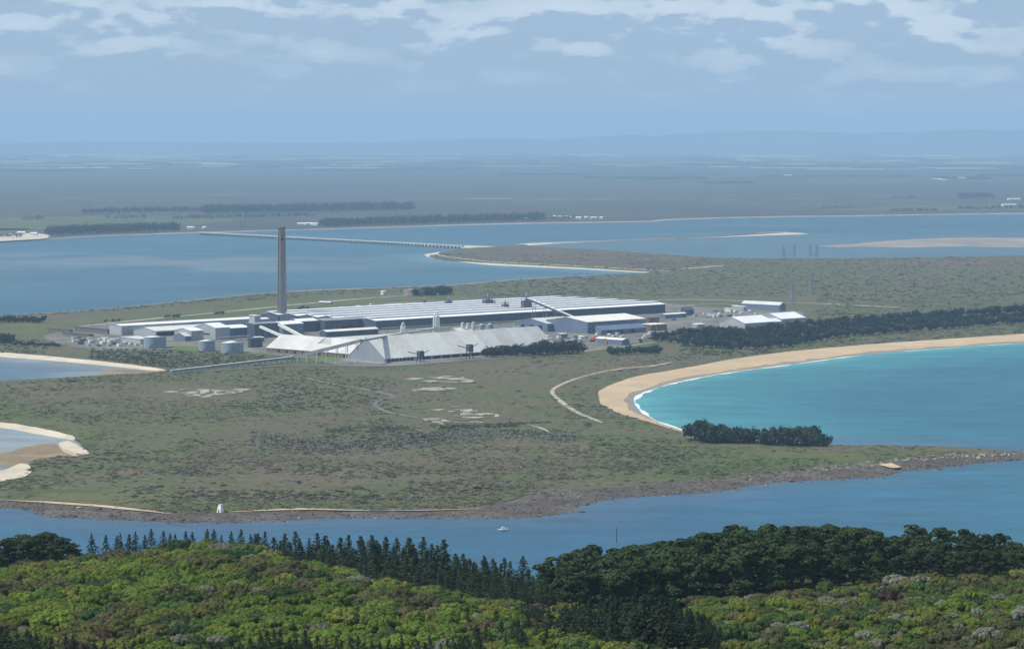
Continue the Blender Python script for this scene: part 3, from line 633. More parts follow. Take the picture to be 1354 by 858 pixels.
shed('lower dark lean-to nearest the scrap yard', (118, 446), 7, 58, 3.5, .5, 'roof_dark', 'wall_brown', shape='mono')
shed('far left low dark shed beside the grass', (92, 440.5), 6, 50, 4, .5, 'roof_dark', 'wall_brown', shape='mono')
# casthouse side
shed('big blue-grey casthouse with wide low gable and pale roof', (777, 441), 116, 78, 15, 5.5, 'roof_cream', 'wall_blue', name='casthouse', sections=2)
shed('grey roofed hall adjoining the left of the big casthouse', (724, 438.5), 70, 62, 10.5, 6, 'roof_grey', 'wall_blue', name='casthouse', doors=[('n', 10, 10, .5, 8), ('n', 26, 8, .5, 8), ('n', 44, 6, .5, 8)])
shed('lean-to with sloping grey roof along the front of the casthouse', (795, 443), 88, 11, 6, 5, 'wall_blue', 'wall_blue', shape='mono', doors=[('u', 12, 9, .3, 4.5), ('u', 30, 12, .3, 4.5), ('u', 58, 8, .3, 4.5)])
shed('brown walled office with flat white roof right of the casthouse', (861, 437.5), 32, 20, 8, .5, 'roof_cream', 'wall_brown', shape='mono')
shed('brownish plant block between casthouse roof and frontmost potline hall', (858, 428), 22, 9, 8, .4, 'wall_brown', 'wall_brown', shape='mono')
shed('low white store row with bluish end in the yard with orange machines', (823, 456), 13, 46, 6, 1.5, 'roof_white', 'wall_blue', axis='n')
shed('low striped shed with white roof beyond the right end of the potlines', (880, 421), 46, 12, 5.5, 1, 'roof_white', 'wall_blue')
shed('small dark gabled shed beyond the right end of the potlines', (908, 417), 16, 12, 8, 4, 'roof_dark', 'wall_dark')
shed('small white flat roofed hut at the edge of the shelter belt', (922, 433), 16, 9, 4, .5, 'roof_white', 'wall_grey', shape='mono')
shed('bright cream roofed warehouse, left of the twin pair behind the shelter belt', (985, 435.5), 62, 46, 8, 8, 'roof_white', 'wall_grey', name='warehouse')
shed('bright cream roofed warehouse, right of the twin pair behind the shelter belt', (1033, 429.5), 54, 42, 8, 7, 'roof_white', 'wall_grey', name='warehouse')
shed('low cream roofed link shed between the twin warehouses', (1020, 432.5), 22, 20, 7, 4, 'roof_white', 'wall_grey', name='warehouse')
shed('long blue-grey warehouse with dark gable behind the twin cream roofs', (1031, 411.5), 14, 76, 9, 4, 'roof_grey', 'wall_blue', axis='n', name='warehouse')
shed('pale lower annex left of the long blue-grey warehouse', (983, 411), 8, 24, 6, 1, 'roof_cream', 'wall_grey', shape='mono')
shed('tiny white hut left of the long blue-grey warehouse', (966, 412.5), 5, 12, 4.5, .5, 'roof_white', 'wall_white', shape='mono')
# northern sheds by the harbour grass
shed('low pale shed on the grass right of the chimney', (437, 402.5), 4, 28, 3, 1, 'roof_pale', 'wall_blue', axis='n')
shed('small bright white hut near the brown tank', (507, 390), 6, 7, 6, .5, 'roof_white', 'wall_white', shape='mono')
shed('low white roofed shed left of the scrubbers, behind the halls', (540, 407), 40, 10, 5, 1, 'roof_white', 'wall_blue')
shed('narrow blue-grey shed behind the halls', (512, 408), 34, 8, 5, .6, 'roof_grey', 'wall_blue', shape='mono')
shed('tiny cream hut on the rear yard', (474, 408), 5, 6, 3.5, .5, 'roof_cream', 'wall_grey', shape='mono')
shed('tiny white tower hut on the rear yard', (490, 409.5), 2.5, 3, 8, .4, 'roof_white', 'wall_white', shape='mono')

# tanks
def tank(label, px, py, r, h, mat, cone=1.6, roof='roof_white', dia_rail=True):
    o = P(px, py, ZL + .2) + np.array([0, r, 0]); root = thing('storage_tank', label, 'tank', tuple(o), 0)
    n = 48; ribs = MB()
    MB().cyl((0, 0), r, r, 0, h, n, False).build('shell', mat, root, True)
    MB().cyl((0, 0), r + .15, .3, h + .02, h + cone, n).build('roof', roof, root, True)
    ribs = MB()
    for zz in (h * .33, h * .66, h - .3): ribs.cyl((0, 0), r + .16, r + .16, zz, zz + .3, n, False)
    ribs.build('wind_girder', mat, root, True)
    st = MB()
    for i in range(10):
        a = R(-120 + i * 6); b = R(-120 + (i + 1) * 6)
        st.beam(((r + .6) * math.cos(a), (r + .6) * math.sin(a), h * i / 10), ((r + .6) * math.cos(b), (r + .6) * math.sin(b), h * (i + 1) / 10), .7, .5)
    st.build('stairway', 'steel_grey', root)
    return root
tank('largest dark blue-grey tank with pale rim at the left of the plant', 203, 460.5, 14, 13.5, 'tank_blue', .8)
tank('smaller blue-grey tank with pale conical roof, middle of three', 272.5, 465, 10, 12.5, 'tank_blue', 1.8)
tank('wide blue-grey tank with pale conical roof, rightmost of three', 306, 467, 13.5, 12, 'tank_blue', 2.2)
tank('brown low wide tank on the harbour side beside dark trees', 552, 391, 24, 9.5, 'tank_brown', .6, 'tank_brown')

# chimney
cb = P(373, 427, ZL); ch = thing('chimney', 'tall slender concrete chimney rising above the smelter', 'chimney', tuple(cb))
prof = [(0, 8.3), (4, 7.7), (12, 7.1), (30, 6.6), (60, 6.2), (100, 5.75), (134, 5.4)]
V = []; Fc = []; n = 40
for z, r in prof: V += [(r * math.cos(2 * math.pi * i / n), r * math.sin(2 * math.pi * i / n), z) for i in range(n)]
for k in range(len(prof) - 1): Fc += [(k * n + i, k * n + (i + 1) % n, (k + 1) * n + (i + 1) % n, (k + 1) * n + i) for i in range(n)]
link('shaft', mesh_list('shaft', V, Fc, 'chimney_concrete', True), ch)
MB().cyl((0, 0), 5.5, 5.5, 133.5, 137, n).build('rim', 'concrete_dark', ch, True)
for zz in (45, 90, 118): MB().cyl((0, 0), 6.45 - zz * .006, 6.45 - zz * .006, zz, zz + .6, n, False).build('ring', 'concrete_dark', ch, True)
MB().box(-.6, 2.6, -5.75, -5.0, 117.5, 121).build('service_opening', 'opening', ch)
MB().box(-11, -3, -6, 6, 0, 9).build('flue_base', 'chimney_concrete', ch)
MB().box(6.5, 17, -4, 3, 0, 8).build('duct_house', 'wall_grey', ch)
MB().beam((8, 0, 12), (22, 4, 6), 3).build('duct', 'steel_grey', ch)
MB().beam((-5.6, -4.6, 9), (-3.9, -3.9, 134), .7).build('ladder', 'steel_dark', ch)

# scrubber towers on the potlines
def scrubber(label, px, py, s=1.0, n=3, h=24):
    o = P(px, py, ZL); root = thing('scrubber_tower', label, 'tower', tuple(o), TH, 'gas scrubbers among the potlines')
    for i in range(n): MB().cyl((i * 5 * s - (n - 1) * 2.5 * s, 0), 2.3 * s, 2.3 * s, 0, h * (0.8 + .1 * (i % 2)), 12).build('silo', 'steel_dark', root, True)
    MB().box(-n * 2.6 * s, n * 2.6 * s, -3 * s, 3 * s, 0, h * .86).build('housing', 'wall_dark', root)
    MB().cyl((0, 0), .9 * s, .8 * s, h * .8, h * 1.22, 10).build('stack', 'steel_grey', root, True)
    fr = MB()
    for i in (-1, 1):
        for j in (-1, 1): fr.beam((i * n * 2.2 * s, j * 3.2 * s, h * .5), (i * n * 2.0 * s, j * 2.5 * s, h * 1.02), .5)
    for i in (-1, 1): fr.beam((-n * 2.2 * s, i * 2.5 * s, h * 1.0), (n * 2.2 * s, i * 2.5 * s, h * 1.0), .5)
    fr.build('frame', 'steel_dark', root)
scrubber('dark scrubber cluster leftmost of the row, at the rear halls', 593, 415, 1.0, 2, 22)
scrubber('widest dark scrubber cluster in the middle of the rear halls', 645, 416, 1.1, 3, 26)
scrubber('slim dark scrubber right beside the widest scrubber cluster', 653.5, 416, .6, 1, 20)
scrubber('dark square scrubber standing close to the frontmost hall', 668, 421, 1.0, 2, 23)
scrubber('tallest dark scrubber at the head of the inclined conveyor', 696, 421, 1.05, 3, 31)
scrubber('faint dark scrubber far left behind the halls', 561, 411, .8, 1, 17)

# conveyors
def conveyor(label, a, b, wd=3.2, ht=3.2, legs=4, mat='steel_grey', side='roof_pale', leg_mat='steel_grey', name='conveyor_gantry'):
    a, b = np.array(a, float), np.array(b, float); root = thing(name, label, 'conveyor', (a[0], a[1], ZL)); o = np.array([a[0], a[1], ZL]); q0, q1 = a - o, b - o
    MB().beam(q0, q1, wd, ht).build('gallery', mat, root)
    up = np.array([0, 0, ht / 2 + .12]); MB().beam(q0 + up, q1 + up, wd + .5, .22).build('gallery_roof', side, root)
    d = (q1 - q0)[:2]; d = d / np.linalg.norm(d); nn = np.array([-d[1], d[0]])
    for i in range(legs):
        p = q0 + (q1 - q0) * ((i + .5) / legs)
        if p[2] < 2.5: continue
        mb = MB()
        for s in (-1, 1): mb.beam((p[0] + nn[0] * s * (wd / 2 + p[2] * .06), p[1] + nn[1] * s * (wd / 2 + p[2] * .06), 0), (p[0] + nn[0] * s * wd * .4, p[1] + nn[1] * s * wd * .4, p[2] - ht / 2), .55)
        for fz in (.35, .7): mb.beam((p[0] - nn[0] * wd * .5, p[1] - nn[1] * wd * .5, p[2] * fz), (p[0] + nn[0] * wd * .5, p[1] + nn[1] * wd * .5, p[2] * fz), .35)
        mb.build('trestle', leg_mat, root)
    return root
k0 = P(226, 491, 5.5); k1 = P(388, 472.5, 8.0); k2 = P(478, 450.5, 31); k3 = P(533, 440.5, 29.9); k4 = P(577, 434.5, 32.4)
conveyor('long low ground conveyor running from the beach towards the stores', k0, k1, 3.0, 2.4, 22, 'steel_grey', 'roof_pale', 'steel_green')
conveyor('rising conveyor gallery climbing to the peak of the largest store gable', k1, k2, 3.4, 3.4, 7, 'steel_grey', 'roof_grey', 'steel_green')
conveyor('elevated conveyor between the store gable and the first transfer tower', k2, k3, 2.4, 2.2, 0, 'steel_grey', 'roof_grey', 'steel_green')
conveyor('elevated conveyor between the two pale green transfer towers', k3, k4, 2.4, 2.2, 0, 'steel_grey', 'roof_grey', 'steel_green')
conveyor('pale conveyor gallery leaning on the dark block below the chimney, left one', P(344, 432, 22), P(375, 445.5, 19), 2.6, 2.6, 2, 'roof_pale', 'roof_pale')
conveyor('pale conveyor gallery running from chimney foot to the stores, right one', P(369, 429, 24), P(401, 446, 18), 3.2, 3.0, 2, 'roof_pale', 'roof_pale')
conveyor('long dark inclined conveyor sloping from the tallest scrubber down to the casthouse', P(699, 395.5, 36), P(758, 420, 20), 3.2, 3.0, 4, 'steel_dark', 'roof_pale')
def transfer(label, base, h, wd, mat='steel_green'):
    root = thing('transfer_tower', label, 'tower', tuple(base), TH)
    fr = MB()
    for i in (-1, 1):
        for j in (-1, 1): fr.beam((i * wd * .6, j * wd * .6, 0), (i * wd * .45, j * wd * .45, h), .6)
    for zz in np.linspace(.2, .9, 4):
        for i in (-1, 1): fr.beam((-wd * .55, i * wd * .55, h * zz), (wd * .55, i * wd * .55, h * zz), .4); fr.beam((i * wd * .55, -wd * .55, h * zz), (i * wd * .55, wd * .55, h * zz), .4)
    fr.build('frame', mat, root)
    MB().box(-wd * .7, wd * .7, -wd * .6, wd * .6, h * .72, h).build('head_house', mat, root)
    mb = MB(); pts = [(-wd * 1.2, 0, h * .45), (-wd * 1.1, 0, h * .8), (-wd * .7, 0, h * 1.02), (0, 0, h * 1.12), (wd * .7, 0, h * 1.02), (wd * 1.1, 0, h * .8)]
    for a, b in zip(pts[:-1], pts[1:]): mb.beam(a, b, .9)
    mb.build('duct', 'roof_pale', root)
transfer('pale green transfer tower nearer the store gable, with curved duct', (k3[0], k3[1], ZL), 36, 3.6)
transfer('larger pale green transfer tower with arched ducts near the dark hall wall', (k4[0], k4[1], ZL), 45, 4.6)
def stacker(label, base, h):
    root = thing('unloading_tower', label, 'tower', tuple(base), TH)
    fr = MB()
    for i in (-1, 1):
        for j in (-1, 1): fr.beam((i * 3, j * 3, 0), (i * 2, j * 2, h), 1.1)
    fr.beam((-3, -3, h * .3), (3, -3, h * .6), .5); fr.beam((3, -3, h * .3), (-3, -3, h * .6), .5)
    fr.build('frame', 'steel_dark', root)
    MB().box(-3.2, 3.2, -3, 3, h * .5, h).build('machine_house', 'wall_dark', root)
    MB().beam((-3, -2, h * .7), (-16, 4, h * .95), .9).build('boom', 'steel_dark', root)
    MB().beam((3, -2, h * .8), (8, -6, h * 1.05), .7).build('chute', 'steel_dark', root)
stacker('dark unloading tower with boom against the store wall, left one', P(556, 478.6, ZL), 13)
stacker('dark unloading tower with boom against the store wall, right one', P(621, 474.2, ZL), 17)
# low domed shelter between towers
shed('low pale domed shelter in front of the dark hall wall', (606, 441), 26, 18, 3, 3.5, 'roof_pale', 'wall_grey')
# yard machines: orange loaders
def loader(label, px, py, rz, boom):
    root = thing('loading_crane', label, 'crane', tuple(P(px, py, ZL + .2)), rz)
    MB().box(-4, 4, -1.6, 1.6, 1.2, 3.4).build('body', 'orange_paint', root)
    MB().box(1.5, 3.8, -1.5, 1.5, 3.45, 5.4).build('cab', 'orange_paint', root)
    for x in (-2.8, 0, 2.8):
        for s in (-1, 1):
            mb = MB(); n = 12
            V = [(x + 1.0 * math.cos(2 * math.pi * i / n), s * 1.7 + dy, 1.05 + 1.0 * math.sin(2 * math.pi * i / n)) for dy in (-.35, .35) for i in range(n)]
            mb.add(V, [(i, (i + 1) % n, n + (i + 1) % n, n + i) for i in range(n)] + [tuple(range(n - 1, -1, -1)), tuple(range(n, 2 * n))]).build('wheel', 'tyre', root)
    MB().beam((-3, 0, 3.4), (boom * .8, 0, boom), 1.1).build('boom', 'orange_paint', root)
loader('orange mobile crane with raised boom, left of the yard machines', 783, 452, R(20), 8)
loader('orange loader parked just behind the leftmost orange crane', 787.5, 450, R(100), 5)
loader('orange loader at the right of the yard beside the white store row', 805, 454.5, R(200), 7)
# scrap-yard and yard items
def container(label, px, py, L, W, h, mat, rz):
    root = thing('shipping_container', label, 'container', tuple(P(px, py, ZL + .2)), rz, 'containers and bins around the plant yard')
    MB().box(0, L, 0, W, .1, h).build('body', mat, root)
    rb = MB()
    for i in range(int(L / .8)): rb.box(.3 + i * .8, .6 + i * .8, -.08, .02, .3, h - .3)
    rb.build('corrugation', mat, root)
    MB().box(L, L + .1, .15, W - .15, .3, h - .3).build('door', mat, root)
r3 = np.random.default_rng(5)
cols = ['white_paint', 'roof_pale', 'wall_white', 'roof_cream', 'wall_brown', 'wall_blue', 'roof_white', 'steel_green']
cw = {'white_paint': 'white', 'roof_pale': 'pale grey', 'wall_white': 'off-white', 'roof_cream': 'cream', 'wall_brown': 'brown', 'wall_blue': 'blue-grey', 'roof_white': 'bright white', 'steel_green': 'pale green'}
for k in range(46):
    px = r3.uniform(92, 200); py = 447 + r3.uniform(0, 11) + (px - 92) * .012
    m_ = cols[r3.integers(8)]
    container(f'{cw[m_]} box container in the scrap yard left of the largest tank', px, py, r3.uniform(4, 11), r3.uniform(2.4, 5), r3.uniform(2, 4), m_, TH + r3.normal(0, .3))
for k in range(34):
    px = r3.uniform(690, 860); py = 458 - (px - 690) * .035 - r3.uniform(0, 12)
    m_ = cols[r3.integers(8)]
    container(f'{cw[m_]} box container in the yard before the casthouse', px, py, r3.uniform(4, 10), r3.uniform(2.4, 4), r3.uniform(2, 3.4), m_, TH + r3.normal(0, .2))
for k in range(22):
    px = r3.uniform(890, 1000); py = 424 - (px - 890) * .05 - r3.uniform(0, 9)
    m_ = cols[r3.integers(8)]
    container(f'{cw[m_]} box container in the yard beyond the potlines', px, py, r3.uniform(5, 12), r3.uniform(2.4, 4), r3.uniform(2, 3.4), m_, TH + r3.normal(0, .2))
for k in range(18):
    px = r3.uniform(440, 560); py = 413 - (px - 440) * .03 - r3.uniform(0, 5)
    m_ = cols[r3.integers(8)]
    container(f'{cw[m_]} box container in the rear yard behind the halls', px, py, r3.uniform(5, 12), r3.uniform(2.4, 4), r3.uniform(2, 3.4), m_, TH + r3.normal(0, .2))

# cars, silos, pipe racks and light masts that fill the yards
cbm = MB().add([(-2.1, -.85, .35), (2.1, -.85, .35), (2.1, .85, .35), (-2.1, .85, .35), (-2.1, -.85, .9), (2.1, -.8, .82), (2.1, .8, .82), (-2.1, .85, .9)], [(0, 3, 2, 1), (4, 5, 6, 7), (0, 1, 5, 4), (1, 2, 6, 5), (2, 3, 7, 6), (3, 0, 4, 7)])
cab = MB().add([(-1.7, -.78, .9), (1.0, -.78, .88), (1.0, .78, .88), (-1.7, .78, .9), (-1.2, -.62, 1.45), (.45, -.62, 1.45), (.45, .62, 1.45), (-1.2, .62, 1.45)], [(4, 5, 6, 7), (0, 1, 5, 4), (1, 2, 6, 5), (2, 3, 7, 6), (3, 0, 4, 7)])
whl = MB(); nW = 10; Vw = [(.33 * math.cos(2 * math.pi * i / nW), dy, .33 + .33 * math.sin(2 * math.pi * i / nW)) for dy in (-.12, .12) for i in range(nW)]
whl.add(Vw, [(i, (i + 1) % nW, nW + (i + 1) % nW, nW + i) for i in range(nW)] + [tuple(range(nW - 1, -1, -1)), tuple(range(nW, 2 * nW))])
CARC = {'white': 'white_paint', 'silver': 'roof_grey', 'red': 'red_paint', 'blue': 'blue_paint', 'dark': 'steel_dark'}
CM = {k: mesh_list('body', cbm.V, cbm.F, v) for k, v in CARC.items()}; CB = mesh_list('cabin', cab.V, cab.F, 'opening'); CW = mesh_list('wheel', whl.V, whl.F, 'tyre')
for k in range(38):
    c_ = list(CARC)[(0, 1, 0, 4, 1, 2, 0, 3)[k % 8]]; row, col_ = k // 13, k % 13
    p_ = P(705, 459.5, ZL + .25) + UX * (col_ * 4.6 + r3.uniform(-.3, .3)) + NX * (row * 13)
    if r3.random() < .25: continue
    cr_ = thing('parked_car', f'{c_} parked car in the staff car park before the casthouse', 'car', tuple(p_), TH + math.pi / 2 + r3.normal(0, .03), 'cars parked before the casthouse')
    link('body', CM[c_], cr_); link('cabin', CB, cr_)
    for wx in (-1.3, 1.3):
        for wy in (-.82, .82): link('wheel', CW, cr_, (wx, wy, 0))
for lab, px, py, r_, h_ in (('pale slim silo in front of the dark hall wall, leftmost of five', 612, 440, 2.6, 13), ('pale slim silo in front of the dark hall wall, second of five', 619, 439.6, 2.6, 12), ('pale slim silo in front of the dark hall wall, third of five', 626, 439.2, 2.6, 13), ('grey squat silo in front of the dark hall wall, fourth of five', 637, 438.6, 4, 9), ('grey squat silo in front of the dark hall wall, rightmost of five', 648, 438, 4, 9)):
    q_ = thing('silo', lab, 'silo', tuple(P(px, py, ZL + .2)), 0, 'silos before the dark hall wall')
    MB().cyl((0, 0), r_, r_, 0, h_, 20, False).build('shell', 'roof_grey' if r_ < 3 else 'tank_blue', q_, True); MB().cyl((0, 0), r_ + .1, .3, h_ + .02, h_ + r_ * .5, 20).build('cone_roof', 'roof_pale', q_, True)
def pipe_rack(label, a, b, n):
    a, b = np.array(a), np.array(b); q_ = thing('pipe_rack', label, 'pipe rack', tuple(a)); d_ = b - a
    for j, (oy, m_) in enumerate(((-1, 'roof_grey'), (0, 'steel_grey'), (1, 'steel_green'))): MB().beam((0 + oy, 0, 6.2), (d_[0] + oy, d_[1], 6.2), .7).build('pipe', m_, q_)
    for i in range(n):
        f = (i + .5) / n; mb = MB()
        for sx in (-1.6, 1.6): mb.beam((d_[0] * f + sx, d_[1] * f, 0), (d_[0] * f + sx, d_[1] * f, 6), .4)
        mb.beam((d_[0] * f - 1.7, d_[1] * f, 5.7), (d_[0] * f + 1.7, d_[1] * f, 5.7), .4).build('trestle', 'steel_grey', q_)
pipe_rack('long pipe rack along the foot of the frontmost dark hall wall', P(505, 440, ZL), P(690, 429.5, ZL), 16)
pipe_rack('short pipe rack between the gabled building and the dark block', P(288, 453, ZL), P(330, 450, ZL), 5)
pipe_rack('pipe rack crossing the yard left of the grey roofed casthouse hall', P(655, 447, ZL), P(690, 436, ZL), 6)
for lab, px, py in (('tall light mast left of the casthouse', 700, 449), ('tall light mast in the car park', 745, 455), ('tall light mast at the brown walled office', 868, 441), ('tall light mast near the right end of the halls', 900, 425), ('tall light mast near the twin cream warehouses', 948, 421), ('tall light mast by the tanks', 235, 459), ('tall light mast in the scrap yard', 140, 455)):
    q_ = thing('light_mast', lab, 'light mast', tuple(P(px, py, ZL)), TH, 'light masts of the yards'); MB().cyl((0, 0), .28, .16, 0, 20, 8).build('pole', 'galvanised', q_); MB().box(-1.6, 1.6, -.3, .3, 19.6, 20.4).build('lamp_head', 'steel_grey', q_)
shed('small pale workshop before the dark hall wall, near the two transfer towers', (664, 441), 16, 10, 5, 1.5, 'roof_pale', 'wall_grey')
shed('low grey amenities hut between the store and the casthouse hall', (690, 447), 14, 8, 4, .6, 'roof_grey', 'wall_white', shape='mono')
shed('flat white canteen block at the edge of the car park', (712, 449), 20, 9, 4, .6, 'roof_white', 'wall_grey', shape='mono')
shed('small blue-grey substation behind the car park', (742, 447), 12, 7, 5, .6, 'roof_grey', 'wall_blue', shape='mono')
shed('tiny white gatehouse right of the car park', (768, 449), 7, 5, 3.5, .5, 'roof_white', 'wall_white', shape='mono')

# ------------------------------------------------------------------ bridge, pylons, beacon, boat
ba, bb = P(262, 307.5, 6), P(612, 325.6, 6)
br = thing('road_bridge', 'long low road bridge on many piers crossing the harbour', 'bridge', (ba[0], ba[1], 0)); o = np.array([ba[0], ba[1], 0])
MB().beam(ba - o, bb - o, 9, 2.8).build('deck', 'concrete', br)
d = (bb - ba); Lb = np.linalg.norm(d); d /= Lb; nn = np.array([-d[1], d[0], 0])
for s in (-1, 1): MB().beam(ba - o + nn * 4.6 * s + [0, 0, 1.4], bb - o + nn * 4.6 * s + [0, 0, 1.4], .3, 1.0).build('parapet', 'roof_pale', br)
pier = MB().box(-.5, .5, -3.6, 3.6, -1, 4.7); pm = mesh_list('pier', pier.V, pier.F, 'concrete'); npier = int(Lb / 17)
for i in range(1, npier): link('pier', pm, br, tuple(ba - o + d * (i * Lb / npier) - [0, 0, 6]), math.atan2(d[1], d[0]))
def pylon(label, px, py, h):
    root = thing('power_pylon', label, 'pylon', tuple(P(px, py, ZL)), R(20), 'power pylons crossing the heath')
    mb = MB(); b = h * .13
    for i in (-1, 1):
        for j in (-1, 1): mb.beam((i * b, j * b, 0), (i * b * .22, j * b * .22, h * .62), .55); mb.beam((i * b * .22, j * b * .22, h * .62), (0, 0, h), .45)
    for k in range(5):
        z0, z1 = h * .12 * k, h * .12 * (k + 1); w0, w1 = b * (1 - .78 * z0 / (h * .62)), b * (1 - .78 * z1 / (h * .62))
        for s in (-1, 1): mb.beam((-w0, s * w0, z0), (w1, s * w1, z1), .3); mb.beam((w0, s * w0, z0), (-w1, s * w1, z1), .3)
    mb.build('lattice_body', 'galvanised', root)
    for z, l in ((.66, .20), (.78, .26), (.90, .18)): MB().beam((-h * l, 0, h * z), (h * l, 0, h * z), .6).build('cross_arm', 'galvanised', root)
for lab, px, py, h in (('nearest tall power pylon behind the twin cream warehouses', 1047, 402, 44), ('power pylon on the heath, right of the nearest pylon', 1073, 388, 44), ('power pylon at the lagoon edge, leftmost', 1036, 341, 30), ('power pylon at the lagoon edge, second from left', 1050, 340.5, 30),
                       ('power pylon at the lagoon edge, third from left', 1071, 340, 30), ('power pylon at the lagoon edge, rightmost', 1080, 340, 30), ('faint power pylon on the heath above the potlines', 866, 372, 32)): pylon(lab, px, py, h)
# white beacon tower on the near shore
bo = P(291.5, 677, ZL); be = thing('navigation_beacon', 'white tapered wooden beacon tower on the near shore', 'beacon', tuple(bo), R(-38))
MB().add([(-1.9, -1.7, 0), (1.9, -1.7, 0), (1.9, 1.7, 0), (-1.9, 1.7, 0), (-1.1, -1, 5), (1.1, -1, 5), (1.1, 1, 5), (-1.1, 1, 5)], [(0, 1, 5, 4), (1, 2, 6, 5), (2, 3, 7, 6), (3, 0, 4, 7), (4, 5, 6, 7)]).build('tower', 'white_paint', be)
MB().box(-1.25, 1.25, -1.15, 1.15, 5.02, 5.3).build('cap', 'white_paint', be)
MB().box(-.45, .45, -1.75, -1.3, 0.1, 1.9).build('doorway', 'opening', be)
# small boat and channel marker
bt = thing('boat', 'small white boat alone on the blue channel', 'boat', tuple(P(665, 701, 0)), R(10))
MB().add([(-3, -1, .9), (2, -1.1, .9), (4, 0, 1.2), (2, 1.1, .9), (-3, 1, .9), (-2.8, -.6, -.3), (1.6, -.6, -.3), (2.8, 0, -.2), (1.6, .6, -.3), (-2.8, .6, -.3)], [(0, 1, 6, 5), (1, 2, 7, 6), (2, 3, 8, 7), (3, 4, 9, 8), (4, 0, 5, 9), (0, 4, 3, 2, 1), (5, 6, 7, 8, 9)]).build('hull', 'white_paint', bt)
MB().box(-.8, 1.3, -.75, .75, .9, 2.3).build('cabin', 'white_paint', bt)
mk = thing('channel_marker', 'thin dark marker pole standing in the channel', 'marker', tuple(P(815, 717, 0)))
MB().cyl((0, 0), .25, .2, -2, 8.5, 10).build('pole', 'steel_dark', mk); MB().cyl((0, 0), .5, .1, 8.5, 9.6, 10).build('topmark', 'steel_dark', mk)
# far white houses on the opposite shore
r4 = np.random.default_rng(9)
spots = [(398, 299), (408, 298.5), (416, 299), (430, 297), (442, 296), (452, 295.5), (458, 295.5), (467, 295.5), (482, 295), (697, 291.5), (716, 290.5), (726, 290), (733, 289), (740, 289.5), (747, 289), (754, 290), (765, 290.5), (775, 290), (785, 290.5), (795, 290.5), (28, 311), (45, 312), (252, 304), (270, 304), (1041, 234), (1238, 239), (1246, 240), (1271, 237.5), (1340, 265), (1334, 273)]
for k, (px, py) in enumerate(spots):
    L_, W_ = r4.uniform(10, 26), r4.uniform(8, 14)
    o = Pf(px, py, 2 if py > 262 else 8); root = thing('far_house', 'distant white building on the opposite shore', 'house', tuple(o), r4.uniform(-.4, .4), 'distant white buildings on the opposite shore')
    if py < 280: L_, W_ = L_ * 3, W_ * 2
    MB().box(-L_ / 2, L_ / 2, -W_ / 2, W_ / 2, 0, 6).build('walls', 'white_paint', root)
    MB().add([(-L_ / 2 - .5, -W_ / 2 - .5, 6.05), (L_ / 2 + .5, -W_ / 2 - .5, 6.05), (L_ / 2 + .5, W_ / 2 + .5, 6.05), (-L_ / 2 - .5, W_ / 2 + .5, 6.05), (-L_ / 2, 0, 8.5), (L_ / 2, 0, 8.5)], [(0, 1, 5, 4), (2, 3, 4, 5), (1, 2, 5), (3, 0, 4)]).build('roof', 'roof_white', root)
    for i in (-1, 0, 1): MB().box(i * L_ * .3 - 1, i * L_ * .3 + 1, -W_ / 2 - .08, -W_ / 2 + .1, 2, 4.2).build('window', 'opening', root)

# ------------------------------------------------------------------ vegetation: shapes
def unit(n, r):
    v = r.normal(0, 1, (n, 3)); return v / np.linalg.norm(v, axis=1)[:, None]
def cards(pos, nrm, size, r, aspect=(0.6, 1.0)):
    """leaf clumps: small bent quads"""
    n = len(pos); a = np.cross(nrm, unit(n, r)); a /= np.linalg.norm(a, axis=1)[:, None] + 1e-9; b = np.cross(nrm, a)
    s = (size * (0.6 + 0.8 * r.random(n)))[:, None]; as_ = r.uniform(*aspect, (n, 1))
    V = np.stack([pos - a * s, pos - b * s * as_ + nrm * s * .25, pos + a * s, pos + b * s * as_ + nrm * s * .25 * r.uniform(-1, 1, (n, 1))], 1).reshape(-1, 3)
    return V, np.arange(4 * n).reshape(n, 4)
def blob_cards(blobs, n, size, r, zmin=-0.35, jit=0.55, flat=1.0):
    B = np.array(blobs); pr = B[:, 3] ** 2; k = r.choice(len(B), n, p=pr / pr.sum())
    d = unit(n * 3, r); d = d[d[:, 2] > zmin][:n]
    while len(d) < n: d = np.concatenate([d, d])[:n]
    rad = B[k, 3][:, None] * (0.82 + .24 * r.random((n, 1)))
    pos = B[k, :3] + d * rad * np.array([1, 1, flat])
    nr = d + unit(n, r) * jit + np.array([0, 0, .25]); nr /= np.linalg.norm(nr, axis=1)[:, None]
    return cards(pos, nr, size, r)
def ico(sub=1):
    bm = bmesh.new(); bmesh.ops.create_icosphere(bm, subdivisions=sub, radius=1); bm.verts.ensure_lookup_table()
    V = np.array([v.co[:] for v in bm.verts]); Fc = np.array([[v.index for v in f.verts] for f in bm.faces]); bm.free(); return V, Fc
def shrub_shape(seed, n=1300, size=.052, lobes=22):
    """unit-radius cushion of leafy lobes over a closed core; all faces quads (core triangles doubled at one corner are avoided by separate lists)"""
    r = np.random.default_rng(seed); bl = [(0, 0, .10, .70)]
    for i in range(lobes):
        a = r.uniform(0, 2 * math.pi); q = math.sqrt(r.uniform(.0, .66)); bl.append((q * math.cos(a), q * math.sin(a), .70 * math.sqrt(1 - q * q * .9) - .12 + r.normal(0, .03), r.uniform(.16, .27)))
    V, Fq = blob_cards(bl, n, size, r, -.3, .40)
    iv, it = ico(2); Fl = [tuple(f) for f in Fq]; Vl = [V]; nb = len(V)
    for (x, y, z, q) in bl:
        Vl.append(iv * q * .86 * (1 + .10 * np.sin(iv[:, :1] * 9 + seed) * np.cos(iv[:, 1:2] * 8)) + np.array([x, y, z])); Fl += [tuple(int(k) + nb for k in f) for f in it]; nb += len(iv)
    return np.concatenate(Vl), Fl
